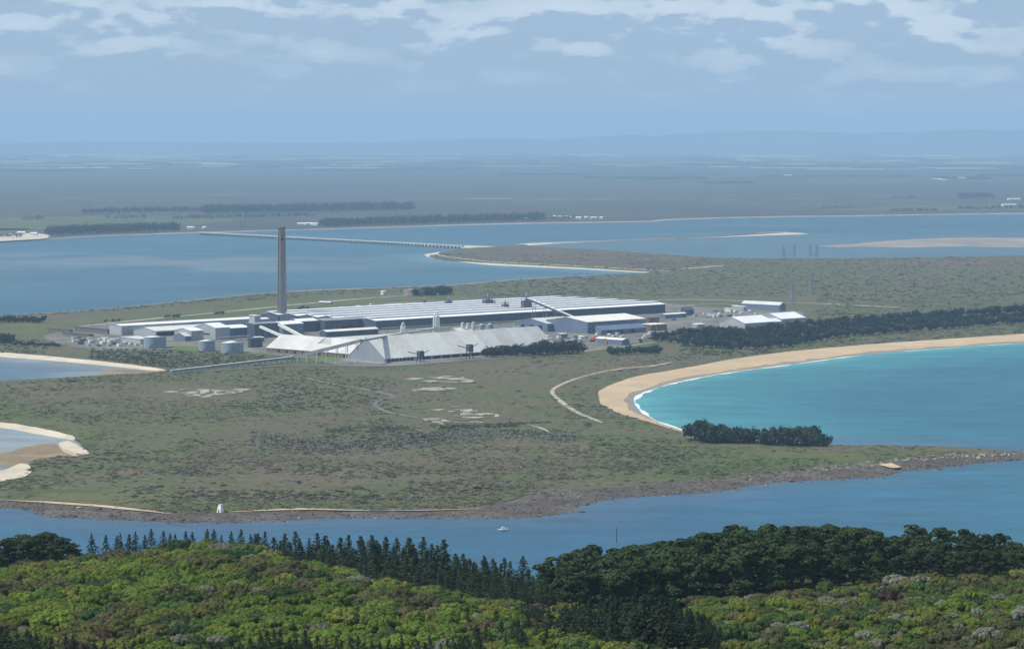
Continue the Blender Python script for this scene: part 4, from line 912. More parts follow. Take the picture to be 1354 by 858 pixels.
def scrub_shape(seed, n=13):
    r = np.random.default_rng(seed); bl = [(r.normal(0, .35), r.normal(0, .35), r.uniform(.05, .3), r.uniform(.35, .6)) for _ in range(4)]
    return blob_cards(bl, n, .42, r, -.1)
def young_pine(seed, n=700):
    """pointed conifer of unit height: whorls of upswept branches"""
    r = np.random.default_rng(seed); pos = []; nr = []
    for i in range(n):
        z = .06 + .94 * r.random() ** 1.25; lean = .27 * (1 - z) ** 1.05 * (1 + .22 * math.sin(z * 34 + seed)) + .010
        a = r.uniform(0, 2 * math.pi); lob = 1 + .25 * math.sin(3 * a + z * 9 + seed); q = lean * lob * r.uniform(.45, 1.05)
        pos.append((q * math.cos(a), q * math.sin(a), z)); nr.append((math.cos(a) * .7, math.sin(a) * .7, .75))
    pos, nr = np.array(pos), np.array(nr) + unit(n, r) * .5; nr /= np.linalg.norm(nr, axis=1)[:, None]
    return cards(pos, nr, .015 + .024 * (1 - pos[:, 2]), r, (.35, .7))
def old_pine(seed, n=2400):
    """broad pine of unit height: flat-topped needle clouds on a bare trunk"""
    r = np.random.default_rng(seed); bl = []
    for i in range(34):
        z = .24 + .69 * r.random() ** .85; q = r.uniform(.02, .30) * (1.1 - (z - .24) * .75); a = r.uniform(0, 2 * math.pi); bl.append((q * math.cos(a), q * math.sin(a), z, r.uniform(.045, .10)))
    bl.append((0, 0, .94, .06)); bl.append((r.normal(0, .04), r.normal(0, .04), .84, .10))
    V, Fq = blob_cards(bl, n, .022, r, -.55, .7, .7)
    return V, Fq, bl
def round_tree(seed, n=260):
    r = np.random.default_rng(seed); bl = [(0, 0, .52, .36)]
    for i in range(10):
        a = r.uniform(0, 2 * math.pi); q = r.uniform(.1, .42); bl.append((q * math.cos(a), q * math.sin(a), r.uniform(.25, .78), r.uniform(.16, .27)))
    return blob_cards(bl, n, .085, r, -.7, .5)
def trunk_mesh(name, h, r0, lean=(0, 0), limbs=(), mat='bark'):
    mb = MB(); n = 7; prof = [(0, 1.25), (.1, 1.0), (.5, .75), (1, .3)]; V = []; Fc = []
    for f, s in prof: V += [(lean[0] * f + r0 * s * math.cos(2 * math.pi * i / n), lean[1] * f + r0 * s * math.sin(2 * math.pi * i / n), h * f) for i in range(n)]
    for k in range(3): Fc += [(k * n + i, k * n + (i + 1) % n, (k + 1) * n + (i + 1) % n, (k + 1) * n + i) for i in range(n)]
    mb.add(V, Fc)
    for c in limbs: mb.beam((lean[0] * .5, lean[1] * .5, c[2] - .12), (c[0], c[1], c[2]), r0 * .6)
    return mesh_list(name, mb.V, mb.F, mat, True)
r5 = np.random.default_rng(11)
YP = [mesh_np('crown', *young_pine(100 + i), 'needle') for i in range(6)]
YT = trunk_mesh('trunk', .97, .016)
OP = []
for i in range(7):
    V, Fq, bl = old_pine(200 + i); OP.append((mesh_np('crown', V, Fq, 'needle'), trunk_mesh('trunk', .9, .018, (r5.normal(0, .02), r5.normal(0, .02)), [b for b in bl if b[2] < .85])))
RT = [mesh_np('crown', *round_tree(300 + i), 'needle') for i in range(6)]
RTT = trunk_mesh('trunk', .6, .03)
def tree(name, label, cat, group, loc, h, wscale, crown, trunk, col, rz):
    root = thing(name, label, cat, tuple(map(float, loc)), rz, group)
    root.scale = (h * wscale, h * wscale, h); root.rotation_euler = (random.gauss(0, .035), random.gauss(0, .035), rz)
    c = link('crown', crown, root); c.color = (*col, 1)
    link('trunk', trunk, root)
    return root
def jitcol(c, r, v=.2):
    k = 1 + r.uniform(-v, v); return tuple(float(np.clip(x * k * (1 + r.uniform(-.08, .08)), .003, 1)) for x in c)

# ------------------------------------------------------------------ foreground hill
pc = np.array([(0, 6.0)]) + np.array([(-600, 770), (-100, 770), (0, 758), (60, 748), (120, 738), (200, 728), (280, 724), (340, 731), (400, 748), (480, 768), (560, 785), (640, 801), (720, 812), (800, 822), (860, 838), (890, 822), (930, 806), (1000, 791), (1080, 783), (1150, 778), (1250, 772), (1354, 768), (1500, 765), (2000, 765)])
dc = np.array([(-600, 800), (100, 810), (280, 800), (480, 730), (640, 680), (800, 640), (870, 630), (930, 670), (1000, 690), (1150, 710), (1354, 730), (2000, 740)])
sl = np.array([(-600, .22), (100, .22), (350, .22), (500, .17), (800, .13), (1000, .12), (1354, .12), (2000, .13)])
def zt(x, y):
    x = np.asarray(x, float); y = np.asarray(y, float)
    px = CX + F * x / np.maximum(y, 500); c = np.interp(px, pc[:, 0], pc[:, 1]); D = np.interp(px, dc[:, 0], dc[:, 1]); s = np.interp(px, sl[:, 0], sl[:, 1])
    zc = H - (c - YH) / F * D; z0 = 152.0
    u = np.clip((y - 530) / (D - 530), 0, 1)
    z = z0 + (zc - z0) * u + 2.2 * np.sin(math.pi * u)
    z = np.where(y < 530, z0 + (530 - y) * .155, z)
    over = np.maximum(y - D, 0); z = z - s * over * sm(over, -20, 40) - .00009 * np.maximum(over - 150, 0) ** 2
    q = np.stack([x.ravel(), y.ravel()], 1)
    z = z + ((vnoise(q, 38, 38, 31) - .5) * 2.6 + (vnoise(q, 14, 14, 32) - .5) * 1.2).reshape(z.shape)
    return np.maximum(z, -3.0)
gx = np.arange(-700, 701, 7.0); gy = np.arange(60, 1760, 7.0); GX, GY = np.meshgrid(gx, gy)
idx = np.arange(GX.size).reshape(GX.shape)
structure('hillside', mesh_np('hillside', np.c_[GX.ravel(), GY.ravel(), zt(GX, GY).ravel()], np.stack([idx[:-1, :-1], idx[:-1, 1:], idx[1:, 1:], idx[1:, :-1]], -1).reshape(-1, 4), 'hill_soil', smooth=True))
def pix(p):
    d = np.asarray(p, float) - np.array([0, 0, H]); dz = d @ FWD
    return CX + F * d[..., 0] / dz, CY - F * (d @ UPV) / dz

# ---- native bush: jittered packing of domes
GREEN = np.array([(0.125, 0.182, 0.026), (0.106, 0.166, 0.026), (0.066, 0.118, 0.030), (0.150, 0.174, 0.032), (0.122, 0.128, 0.040), (0.098, 0.100, 0.044), (0.042, 0.076, 0.024), (0.200, 0.204, 0.150), (0.082, 0.054, 0.036), (0.128, 0.106, 0.056)])
WL = np.array([.20, .20, .15, .14, .13, .06, .06, .025, .006, .010]); WR = np.array([.02, .05, .14, .05, .30, .26, .06, .09, .006, .04])
nc = np.array([500, 4500, 30000]); rr_ = np.concatenate([r5.uniform(3.6, 6.2, nc[0]), r5.uniform(2.1, 3.6, nc[1]), r5.uniform(1.1, 2.1, nc[2])])
yy = np.sqrt(r5.uniform(500 ** 2, 845 ** 2, nc.sum())); xx = r5.uniform(-.212, .212, nc.sum()) * yy
pxs = CX + F * xx / yy; rr_ = rr_ * (1 - .38 * sm(pxs, 820, 930)); ok = yy < np.interp(pxs, dc[:, 0], dc[:, 1]) + 12
xx, yy, rr_ = xx[ok], yy[ok], rr_[ok]; acc = np.zeros((len(xx), 3)); na = 0
for i in range(len(xx)):
    if na and np.any((acc[:na, 0] - xx[i]) ** 2 + (acc[:na, 1] - yy[i]) ** 2 < (.74 * (acc[:na, 2] + rr_[i])) ** 2): continue
    acc[na] = xx[i], yy[i], rr_[i]; na += 1
pts, rad = acc[:na, :2], acc[:na, 2]; pxs = CX + F * pts[:, 0] / pts[:, 1]
zz = zt(pts[:, 0], pts[:, 1])
reg = sm(pxs, 820, 930)                                         # right slope: greyer, smaller shrubs
patchn = vnoise(pts, 26, 26, 41); patch2 = vnoise(pts, 13, 13, 42)
ci = np.zeros(len(pts), int)
for i in range(len(pts)):
    wv = WL * (1 - reg[i]) + WR * reg[i]; wv = wv.copy()
    pn, p2 = patchn[i], patch2[i]; wv[[0, 1, 3]] *= .1 + 2.4 * sm(pn, .3, .75); wv[[4, 5, 9]] *= .1 + 2.4 * sm(1 - pn, .3, .8); wv[[2, 6]] *= .15 + 2.2 * sm(p2, .45, .85); wv[[7, 8]] *= (2.6 if p2 < .35 else .4)
    ci[i] = r5.choice(10, p=wv / wv.sum())
hgt = 1.15 * np.minimum(rad, 3.9) * r5.uniform(.75, 1.1, len(pts)) + .4
SHm = [mesh_list('shrub', *shrub_shape(450 + i), 'leaf_obj') for i in range(8)]
pxa, pya = pix(np.c_[pts, zz + hgt])
inframe = (pxa > -20) & (pxa < 1374) & (pya < 862) & (pya > 690)
score = np.where(inframe, rad / pts[:, 1], 0)
big_i = set(np.argsort(-score)[:298].tolist())
names = {0: 'lime green', 1: 'bright green', 2: 'mid green', 3: 'yellow-green', 4: 'olive', 5: 'dull olive', 6: 'dark green', 7: 'silvery grey', 8: 'reddish-brown', 9: 'tawny'}
rest = []; first = {}
for i in range(len(pts)):
    k = int(r5.integers(8)); a = r5.uniform(0, 6.28); col = GREEN[ci[i]] * (1 + r5.uniform(-.18, .18)); sx, sy = rad[i] * r5.uniform(1.0, 1.25), rad[i] * r5.uniform(.9, 1.1)
    if i in big_i:
        o = link('shrub', SHm[k], None, (pts[i, 0], pts[i, 1], zz[i] - .2), a); o.scale = (sx, sy, hgt[i]); o.color = (*map(float, col), 1); first.setdefault(k, o)
        side = 'right-hand' if reg[i] > .5 else 'left-hand'
        tag(o, f'rounded {names[ci[i]]} shrub among the dense bush on the near {side} slope', 'shrub', f'{names[ci[i]]} shrubs of the near {side} slope')
    else: rest.append((pts[i, 0], pts[i, 1], zz[i] - .2, a, sx, sy, hgt[i], k, *col))
rest = np.array(rest, np.float32)
me = bpy.data.meshes.new('native_bush'); me.vertices.add(len(rest)); me.vertices.foreach_set('co', rest[:, :3].ravel())
for nm, typ, dat in (('rot', 'FLOAT_VECTOR', np.c_[np.zeros((len(rest), 2)), rest[:, 3]]), ('scl', 'FLOAT_VECTOR', rest[:, 4:7]), ('leaf_tint', 'FLOAT_VECTOR', rest[:, 8:11])):
    me.attributes.new(nm, typ, 'POINT').data.foreach_set('vector', np.ascontiguousarray(dat, np.float32).ravel())
me.attributes.new('kind', 'INT', 'POINT').data.foreach_set('value', rest[:, 7].astype(np.int32))
me.update(); nb_o = link('native_bush', me); tag(nb_o, 'dense low native bush covering the near hillside', 'bush', None, 'stuff')
m, t = new_mat('leaf_inst'); at = N('ShaderNodeAttribute', t, attribute_name='leaf_tint', attribute_type='INSTANCER')
g = N('ShaderNodeMapRange', t); LK(tnoise(t, .9, 3, .6), g.inputs[0], t); g.inputs[1].default_value = .3; g.inputs[2].default_value = .7; g.inputs[3].default_value = .75; g.inputs[4].default_value = 1.25
sc = N('ShaderNodeVectorMath', t, operation='SCALE'); LK(at.outputs['Vector'], sc.inputs[0], t); LK(g.outputs[0], sc.inputs['Scale'], t); finish(t, sc.outputs[0], .75, .12, None, 0, .2)
gt = bpy.data.node_groups.new('bush_scatter', 'GeometryNodeTree'); gt.interface.new_socket('Geometry', in_out='INPUT', socket_type='NodeSocketGeometry'); gt.interface.new_socket('Geometry', in_out='OUTPUT', socket_type='NodeSocketGeometry')
gi, go = N('NodeGroupInput', gt), N('NodeGroupOutput', gt); gg = N('GeometryNodeGeometryToInstance', gt)
for k in reversed(range(8)):
    oi = N('GeometryNodeObjectInfo', gt, transform_space='ORIGINAL'); oi.inputs['Object'].default_value = first[k]; smt = N('GeometryNodeSetMaterial', gt); smt.inputs['Material'].default_value = MATS['leaf_inst']
    LK(oi.outputs['Geometry'], smt.inputs['Geometry'], gt); LK(smt.outputs[0], gg.inputs[0], gt)
def nattr(nm, typ):
    n = N('GeometryNodeInputNamedAttribute', gt, data_type=typ); n.inputs['Name'].default_value = nm; return n.outputs[0]
ip = N('GeometryNodeInstanceOnPoints', gt); LK(gi.outputs[0], ip.inputs['Points'], gt); LK(gg.outputs[0], ip.inputs['Instance'], gt); ip.inputs['Pick Instance'].default_value = True
LK(nattr('kind', 'INT'), ip.inputs['Instance Index'], gt); LK(nattr('scl', 'FLOAT_VECTOR'), ip.inputs['Scale'], gt)
er = N('FunctionNodeEulerToRotation', gt); LK(nattr('rot', 'FLOAT_VECTOR'), er.inputs[0], gt); LK(er.outputs[0], ip.inputs['Rotation'], gt)
LK(ip.outputs[0], go.inputs[0], gt); nb_o.modifiers.new('scatter', 'NODES').node_group = gt
print('bush', len(pts))

# ---- conifers on and behind the hill
PINE = (0.022, 0.036, 0.016); PINE2 = (0.034, 0.058, 0.020)
def plant_pine(px, D, top_py, kind, label, group, hmin, hmax, wsc=1.0, col=PINE, name='pine_tree', cw_=None):
    x = (px - CX) / F * D; z = float(zt(x, D)); ztop = H - (top_py - YH) / F * D; h = float(np.clip(ztop - z + .5, hmin, hmax))
    if kind == 'young': crown, trunk = YP[int(r5.integers(6))], YT
    else: crown, trunk = OP[int(r5.integers(7))]
    tree(name, label, 'tree', group, (x, D, z - .5), h, wsc * r5.uniform(.85, 1.15), crown, trunk, jitcol(col, r5, .25), r5.uniform(0, 6.28))
topL = np.array([(100, 708), (140, 709), (170, 707), (220, 704), (260, 703), (300, 705), (350, 706), (400, 709), (450, 706), (500, 708), (540, 711), (570, 714), (600, 724), (640, 735), (680, 742), (720, 742), (760, 735)])
for px in (118, 137, 149, 155, 166, 178, 187, 195, 211, 220, 229, 241, 250, 268, 279, 291, 303, 317, 328, 339, 347):
    plant_pine(px + r5.uniform(-2, 2), r5.uniform(835, 860), np.interp(px, *topL.T) + r5.uniform(-5, 5), 'young', 'small pointed pine standing out against the blue channel behind the left crest', 'lone pointed pines behind the left crest', 4, 14, 1.25)
for row, (D0, dy) in enumerate(((880, 0), (850, 5), (820, 14), (790, 26), (765, 40))):
    for px in np.arange(345 + row * 9, 770, 14):
        Dl = D0 + r5.uniform(-8, 8) - 0.09 * max(px - 420, 0)
        dlim = np.interp(px, dc[:, 0], dc[:, 1]) + 6
        if Dl < dlim: continue
        plant_pine(px + r5.uniform(-4, 4), Dl, np.interp(px, *topL.T) + dy + r5.uniform(-6, 17), 'young', 'dark pointed pine in the crowded belt behind the left slope', 'dark pointed pines in the belt behind the left slope', 6, 19, 1.6, (0.030, 0.048, 0.020))
topR = np.array([(700, 745), (740, 735), (770, 726), (800, 721), (850, 716), (890, 709), (930, 703), (975, 697), (1010, 692), (1060, 693), (1100, 695), (1160, 697), (1175, 706), (1210, 699), (1240, 702), (1270, 706), (1310, 711), (1345, 712), (1400, 712)])
for row, (dD, dy) in enumerate(((95, 0), (75, 6), (56, 12), (38, 20), (22, 30))):
    for px in np.arange(722 + row * 9, 1400, 21 + row * 1.5):
        Dl = max(np.interp(px, dc[:, 0], dc[:, 1]), 690) + dD + r5.uniform(-7, 7)
        if px < 880 and dD < 50: Dl -= 8
        plant_pine(px + r5.uniform(-6, 6), Dl, np.interp(px, *topR.T) + dy + r5.uniform(-6, 11), 'old', 'mature dark pine with clumped crown in the wood on the right', 'mature pines of the wood on the right', 8, 19, 1.35, PINE2, 'mature_pine')
# slender conifers filling the hollow and the bottom edge
for px in np.concatenate([np.arange(600, 950, 7), np.arange(690, 945, 6.5), np.arange(740, 955, 6), np.arange(780, 960, 6)]):
    D = r5.uniform(550, 632) - 60 * max(0, (690 - px) / 90)
    D = max(D, 540)
    if px > 900: D = r5.uniform(545, 600)
    x = (px - CX) / F * D; z = float(zt(x, D)); top = np.interp(px, [600, 640, 700, 760, 800, 850, 900, 950], [846, 836, 816, 798, 786, 782, 796, 824]) + r5.uniform(0, 36)
    plant_pine(px, D, top, 'young', 'slender dark conifer filling the hollow between the two slopes', 'slender conifers in the hollow between the slopes', 5, 15, 1.7, PINE, 'slender_conifer')
for px in np.concatenate([np.arange(-10, 70, 9), np.arange(80, 330, 13), np.arange(330, 640, 10)]):
    D = r5.uniform(528, 548); top = np.interp(px, [0, 60, 130, 250, 330, 400, 520, 640], [824, 836, 850, 852, 838, 836, 846, 838]) + r5.uniform(-3, 12)
    plant_pine(px, D, top, 'young', 'dark conifer tip rising at the bottom edge below the left slope', 'dark conifer tips along the bottom edge', 3, 9, 1.6, PINE, 'slender_conifer')
# broad dark trees at the far left
for px, dD, top in ((-14, 6, 712), (6, 0, 706), (24, 4, 702), (42, 2, 701), (60, 5, 700), (76, 0, 704), (90, 6, 710), (14, 16, 714), (50, 18, 710), (34, -10, 716), (68, -8, 716), (-4, -12, 724), (98, 2, 720)):
    plant_pine(px, 818 + dD, top + 4 + r5.uniform(-7, 6), 'old', 'broad dark pine in the clump at the far left of the crest', 'broad dark pines at the far left of the crest', 4, 14, 1.5, PINE2, 'mature_pine')

# ------------------------------------------------------------------ peninsula trees
DARK = (0.020, 0.032, 0.022)
def far_tree(px, py, h, label, group, col=DARK, wsc=1.05, name='coastal_tree'):
    o = P(px, py, ZL); k = int(r5.integers(6))
    tree(name, label, 'tree', group, o, h, wsc * r5.uniform(.85, 1.25), RT[k], RTT, jitcol(col, r5, .25), r5.uniform(0, 6.28))
# long shelter belt
bl_lo = np.array([(866, 451), (880, 452), (900, 455), (930, 460), (960, 461), (1000, 462), (1050, 457), (1100, 447), (1200, 439), (1300, 431), (1354, 427), (1420, 422)])
bl_hi = np.array([(866, 450), (880, 447), (900, 444), (940, 441), (1000, 441), (1050, 435), (1100, 430), (1200, 422), (1300, 416), (1354, 414), (1420, 411)])
n_ = 0
for px in np.arange(868, 1400, 7.0):
    lo, hi = np.interp(px, *bl_lo.T), np.interp(px, *bl_hi.T); m_ = max(1, int((lo - hi) / 5.2))
    for j in range(m_ + 1):
        far_tree(px + r5.uniform(-2.5, 2.5), hi + (lo - hi) * j / max(m_, 1) + r5.uniform(-.6, .6), r5.uniform(9, 13.5), 'dark tree in the long shelter belt above the sandy beach', 'trees of the long shelter belt', DARK if j < m_ or r5.random() < .7 else (.05, .06, .045), 1.15, 'belt_tree'); n_ += 1
print('belt', n_)
for px, py, h in [(642 + i * 6.0 + r5.uniform(-2, 2), 472.5 - i * .25, r5.uniform(9, 13) + (4 if i > 11 else 0)) for i in range(21)] + [(646 + i * 7 + r5.uniform(-2, 2), 470.5 - i * .3, r5.uniform(10, 14) + (4 if i > 8 else 0)) for i in range(17)]:
    far_tree(px, py, h, 'dark tree in the clump at the right end of the largest store', 'trees beside the largest store')
for i in range(17): far_tree(806 + i * 4.1 + r5.uniform(-1, 1), 469 - i * .12 + r5.uniform(-1, 1), r5.uniform(8, 11), 'low dark tree in the short hedge above the beach track', 'hedge trees above the beach track', (.032, .048, .030))
for px, py, h in ((868, 462, 6), (847, 453, 5), (720, 458, 3)): far_tree(px, py, h, 'small round bush near the hedge', 'small round bushes near the hedge', (.032, .048, .030))
for i in range(62):
    px = r5.uniform(917, 1096); top = np.interp(px, [915, 928, 945, 960, 975, 1000, 1030, 1070, 1085, 1098], [20, 28, 25, 18, 20, 20, 25, 24, 16, 12])
    far_tree(px, np.interp(px, [912, 1100], [583, 589.5]) + r5.uniform(-2.5, 1.5), top * r5.uniform(.75, 1.05) / 1.5, 'dark rounded tree in the clump at the end of the beach', 'rounded trees at the end of the beach', (.026, .042, .026), 1.1)
for i in range(24): far_tree(549 + i * 2.0 + r5.uniform(-1, 1), 391 - i * .06 + r5.uniform(-1, .5), r5.uniform(11, 16), 'dark tree in the clump behind the brown tank', 'trees behind the brown tank')
for i in range(26): far_tree(-12 + i * 2.8 + r5.uniform(-1, 1), 427 + r5.uniform(-1.5, .5), r5.uniform(7, 11), 'dark tree in the left row on the harbour grass', 'left row of trees on the harbour grass')
for i in range(10): far_tree(-8 + i * 2.6, 453 + r5.uniform(-2, 1), r5.uniform(9, 14), 'dark tree in the clump at the left edge above the beach', 'trees at the left edge above the beach')
for i in range(24): far_tree(18 + i * 2.6, 456 + i * .1 + r5.uniform(-1, 1), r5.uniform(3.5, 5.5), 'low dark hedge bush above the left beach', 'hedge bushes above the left beach')
for px, py in ((140, 426), (150, 425.5), (157, 425), (222, 420.5), (230, 420), (236, 419.5), (286, 416), (294, 415.5), (396, 410.5), (401, 408), (406, 409.5)): far_tree(px, py, r5.uniform(4, 6), 'small dark bush dotted on the harbour grass', 'small bushes on the harbour grass', (.032, .045, .028), 1.5)

# ------------------------------------------------------------------ scrub, rocks, far woods (uncountable)
def inside(q, poly):
    x, y = q[:, 0], q[:, 1]; c = np.zeros(len(q), bool); n = len(poly); j = n - 1
    for i in range(n):
        xi, yi = poly[i]; xj, yj = poly[j]
        m = ((yi > y) != (yj > y)) & (x < (xj - xi) * (y - yi) / (yj - yi + 1e-12) + xi); c ^= m; j = i
    return c
def joined(name, shapes, pos, scl, colr, mat, label, cat, r, zs=None):
    Vs, Fs, Ts, nb = [], [], [], 0; n = len(pos); k = r.integers(len(shapes), size=n); an = r.uniform(0, 6.28, n)
    for s in range(len(shapes)):
        V, Fq = shapes[s]; ii = np.where(k == s)[0]; m = len(ii)
        if m == 0: continue
        ca, sa = np.cos(an[ii])[:, None], np.sin(an[ii])[:, None]
        X = (V[None, :, 0] * ca - V[None, :, 1] * sa) * scl[ii, 0:1] + pos[ii, 0:1]; Y = (V[None, :, 0] * sa + V[None, :, 1] * ca) * scl[ii, 0:1] + pos[ii, 1:2]; Z = V[None, :, 2] * scl[ii, 1:2] + pos[ii, 2:3]
        Vs.append(np.stack([X, Y, Z], -1).reshape(-1, 3)); Fs.append((Fq[None] + (np.arange(m) * len(V))[:, None, None] + nb).reshape(-1, Fq.shape[1])); Ts.append(np.repeat(colr[ii], len(V), 0)); nb += m * len(V)
    o = link(name, mesh_np(name, np.concatenate(Vs), np.concatenate(Fs), mat, np.concatenate(Ts))); return tag(o, label, cat, None, 'stuff')
SC = [scrub_shape(500 + i) for i in range(6)]
oc = outline[::3]
def scatter(n, pyr, r, pxr=(-30, 1384), z=ZL):
    px = r.uniform(*pxr, n); py = r.uniform(*pyr, n)
    d = FWD[None] + np.stack([(px - CX) / F, 0 * px, 0 * px], 1) + UPV[None] * ((CY - py) / F)[:, None]; s = (z - H) / d[:, 2]
    return np.c_[d[:, 0] * s, d[:, 1] * s, np.full(n, z)], px, py
r6 = np.random.default_rng(77)
q1, px, py = scatter(60000, (470, 682), r6)
nz = vnoise(q1, 110, 110, 51) * .6 + vnoise(q1, 30, 30, 52) * .4
ok = inside(q1, oc) & (r6.random(len(q1)) < sm(nz, .30, .68) * .95 + .05)
bare = ((px > 205) & (px < 340) & (py > 512) & (py < 528)) | ((px > 525) & (px < 672) & (py > 495) & (py < 562) & (r6.random(len(px)) < .8)) | (py < 484) & (px > 380) & (px < 700)
ok &= ~bare
q1, nz = q1[ok], nz[ok]; n1 = len(q1)
SCOL = np.array([(.074, .084, .040), (.088, .080, .050), (.068, .084, .036), (.096, .080, .058), (.115, .110, .085), (.052, .060, .034)])
def tones(q, n):
    g = sm(vnoise(q, 210, 260, 61) * .6 + vnoise(q, 70, 90, 62) * .4, .32, .68)[:, None]; d = sm(vnoise(q, 120, 160, 63), .35, .75)[:, None]
    c = np.array([[.112, .138, .058]]) * g + np.array([[.138, .126, .080]]) * (1 - g); c = c * (1 - .42 * d)
    pale = r6.random((n, 1)) < .05; c = np.where(pale, np.array([[.20, .195, .16]]), c); return c * r6.uniform(.82, 1.2, (n, 1))
col = tones(q1, n1)
sc = np.exp(r6.normal(.25, .38, n1)); joined('scrub', SC, q1, np.c_[sc * 1.25, sc * .42], col, 'leaf_attr', 'low grey-green scrub covering the peninsula', 'scrub', r6)
# dark-tinted band of taller scrub clumps, and pale stony ridge
q2, px, py = scatter(9000, (568, 615), r6, (330, 760)); lane = np.abs(py - (584 + 8 * np.sin(px / 60) - (px - 330) * .012)) < 12 * r6.random(len(px)) ** 1.3 + 1
q2 = q2[lane & inside(q2, oc)][:2200]; n2 = len(q2); col = np.where(r6.random((n2, 1)) < .5, np.array([[.19, .185, .165]]), np.array([[.05, .055, .04]])) * r6.uniform(.7, 1.2, (n2, 1))
joined('stony_scrub', SC, q2, np.c_[r6.uniform(.9, 1.9, n2), r6.uniform(.5, 1.0, n2)], col, 'rock_attr', 'pale stones and grey scrub along the low ridge', 'scrub', r6)
q3, px, py = scatter(5000, (555, 575), r6, (410, 780)); lane = np.abs(py - np.interp(px, [410, 480, 560, 640, 700, 780], [572, 567, 566, 564, 560, 562])) < 4.5 * r6.random(len(px))
lane &= vnoise(q3, 26, 60, 71) > .52
q3 = q3[lane][:700]; n3 = len(q3); joined('dark_scrub', SC, q3, np.c_[r6.uniform(1.0, 2.0, n3), r6.uniform(.5, 1.1, n3)], np.tile([.066, .076, .050], (n3, 1)) * r6.uniform(.7, 1.3, (n3, 1)), 'leaf_attr', 'dark-tinted taller scrub in a band behind the stony ridge', 'scrub', r6)
q4, px, py = scatter(34000, (335, 470), r6); ok = inside(q4, oc) & (r6.random(len(q4)) < .85)
yd = ((px > 60) & (px < 1080) & (py > 392) & (py < 484) & (py > 392 + np.maximum(0, (560 - px)) * .08) ) & ~((px > 900) & (py > 434)) & ~((px > 640) & (py > 472))
fld = (px < 620) & (py > 388 + np.maximum(0, 470 - px) * .07) & (py < 450)
ok &= ~yd & ~fld; q4 = q4[ok]; n4 = len(q4)
col = tones(q4, n4); sc = np.exp(r6.normal(.55, .35, n4))
joined('scrub', SC, q4, np.c_[sc * 1.6, sc * .5], col, 'leaf_attr', 'far scrub on the heath behind the smelter', 'scrub', r6)
# coarse scrub belt below the tanks
q5, px, py = scatter(2600, (460, 492), r6, (120, 400)); lane = (py > np.interp(px, [120, 230, 330, 400], [461, 463, 469, 474])) & (py < np.interp(px, [120, 230, 300, 400], [474, 487, 483, 475])) 
q5 = q5[lane]; n5 = len(q5); joined('scrub', SC, q5, np.c_[r6.uniform(1.2, 3.0, n5), r6.uniform(.5, 1.7, n5)], np.tile([.058, .070, .038], (n5, 1)) * r6.uniform(.7, 1.3, (n5, 1)), 'leaf_attr', 'taller scrub in front of the three tanks', 'scrub', r6)
# shore rocks
def rock_shape(seed):
    r = np.random.default_rng(seed); bm = bmesh.new(); bmesh.ops.create_icosphere(bm, subdivisions=1, radius=1)
    V = np.array([v.co[:] for v in bm.verts]); Fc = np.array([[v.index for v in f.verts] for f in bm.faces]); bm.free()
    return V * (.7 + .5 * r.random((len(V), 1))), Fc
RK = [rock_shape(600 + i) for i in range(5)]
ra = L['south_veg']; re_ = rock_edge
def resample(Q, n):
    Q = np.array([q[:2] for q in Q]); d = np.r_[0, np.cumsum(np.linalg.norm(np.diff(Q, axis=0), axis=1))]; s = np.linspace(0, d[-1], n); return np.stack([np.interp(s, d, Q[:, 0]), np.interp(s, d, Q[:, 1])], 1)
A_, B_ = resample(ra, 3000), resample(re_, 3000); n6 = 5200; i_ = r6.integers(0, 3000, n6); u = np.where(r6.random(n6) < .45, r6.beta(6, 1.2, n6) * 1.06, r6.beta(1.3, 1.6, n6))
q6 = A_[i_] * (1 - u[:, None]) + B_[i_] * u[:, None]; z6 = (ZL - .1) * (1 - u) - .5 * u
pale = (r6.random(n6) < np.where(u > .9, .35, .10))[:, None]
col = np.where(pale, np.array([[.26, .24, .20]]), np.array([[.095, .078, .064]])) * r6.uniform(.6, 1.3, (n6, 1)); sc = np.exp(r6.normal(-.75, .5, n6))
joined('shore_rocks', RK, np.c_[q6, z6], np.c_[sc * 1.15, sc * .6], col, 'rock_attr', 'dark broken rocks along the near shore', 'rocks', r6)
q7, px, py = scatter(2600, (600, 632), r6, (1040, 1352), 2.0); lane = np.abs(py - np.interp(px, [1040, 1120, 1200, 1290, 1352], [623, 617, 607, 601, 599])) < 3.2 * r6.random(len(px)) + .5
q7 = q7[lane]; n7 = len(q7); joined('shore_rocks', RK, q7, np.c_[r6.uniform(.8, 2, n7), r6.uniform(.5, 1.3, n7)], np.tile([.33, .31, .27], (n7, 1)) * r6.uniform(.5, 1.1, (n7, 1)), 'rock_attr', 'pale boulders along the top of the headland rocks', 'rocks', r6)
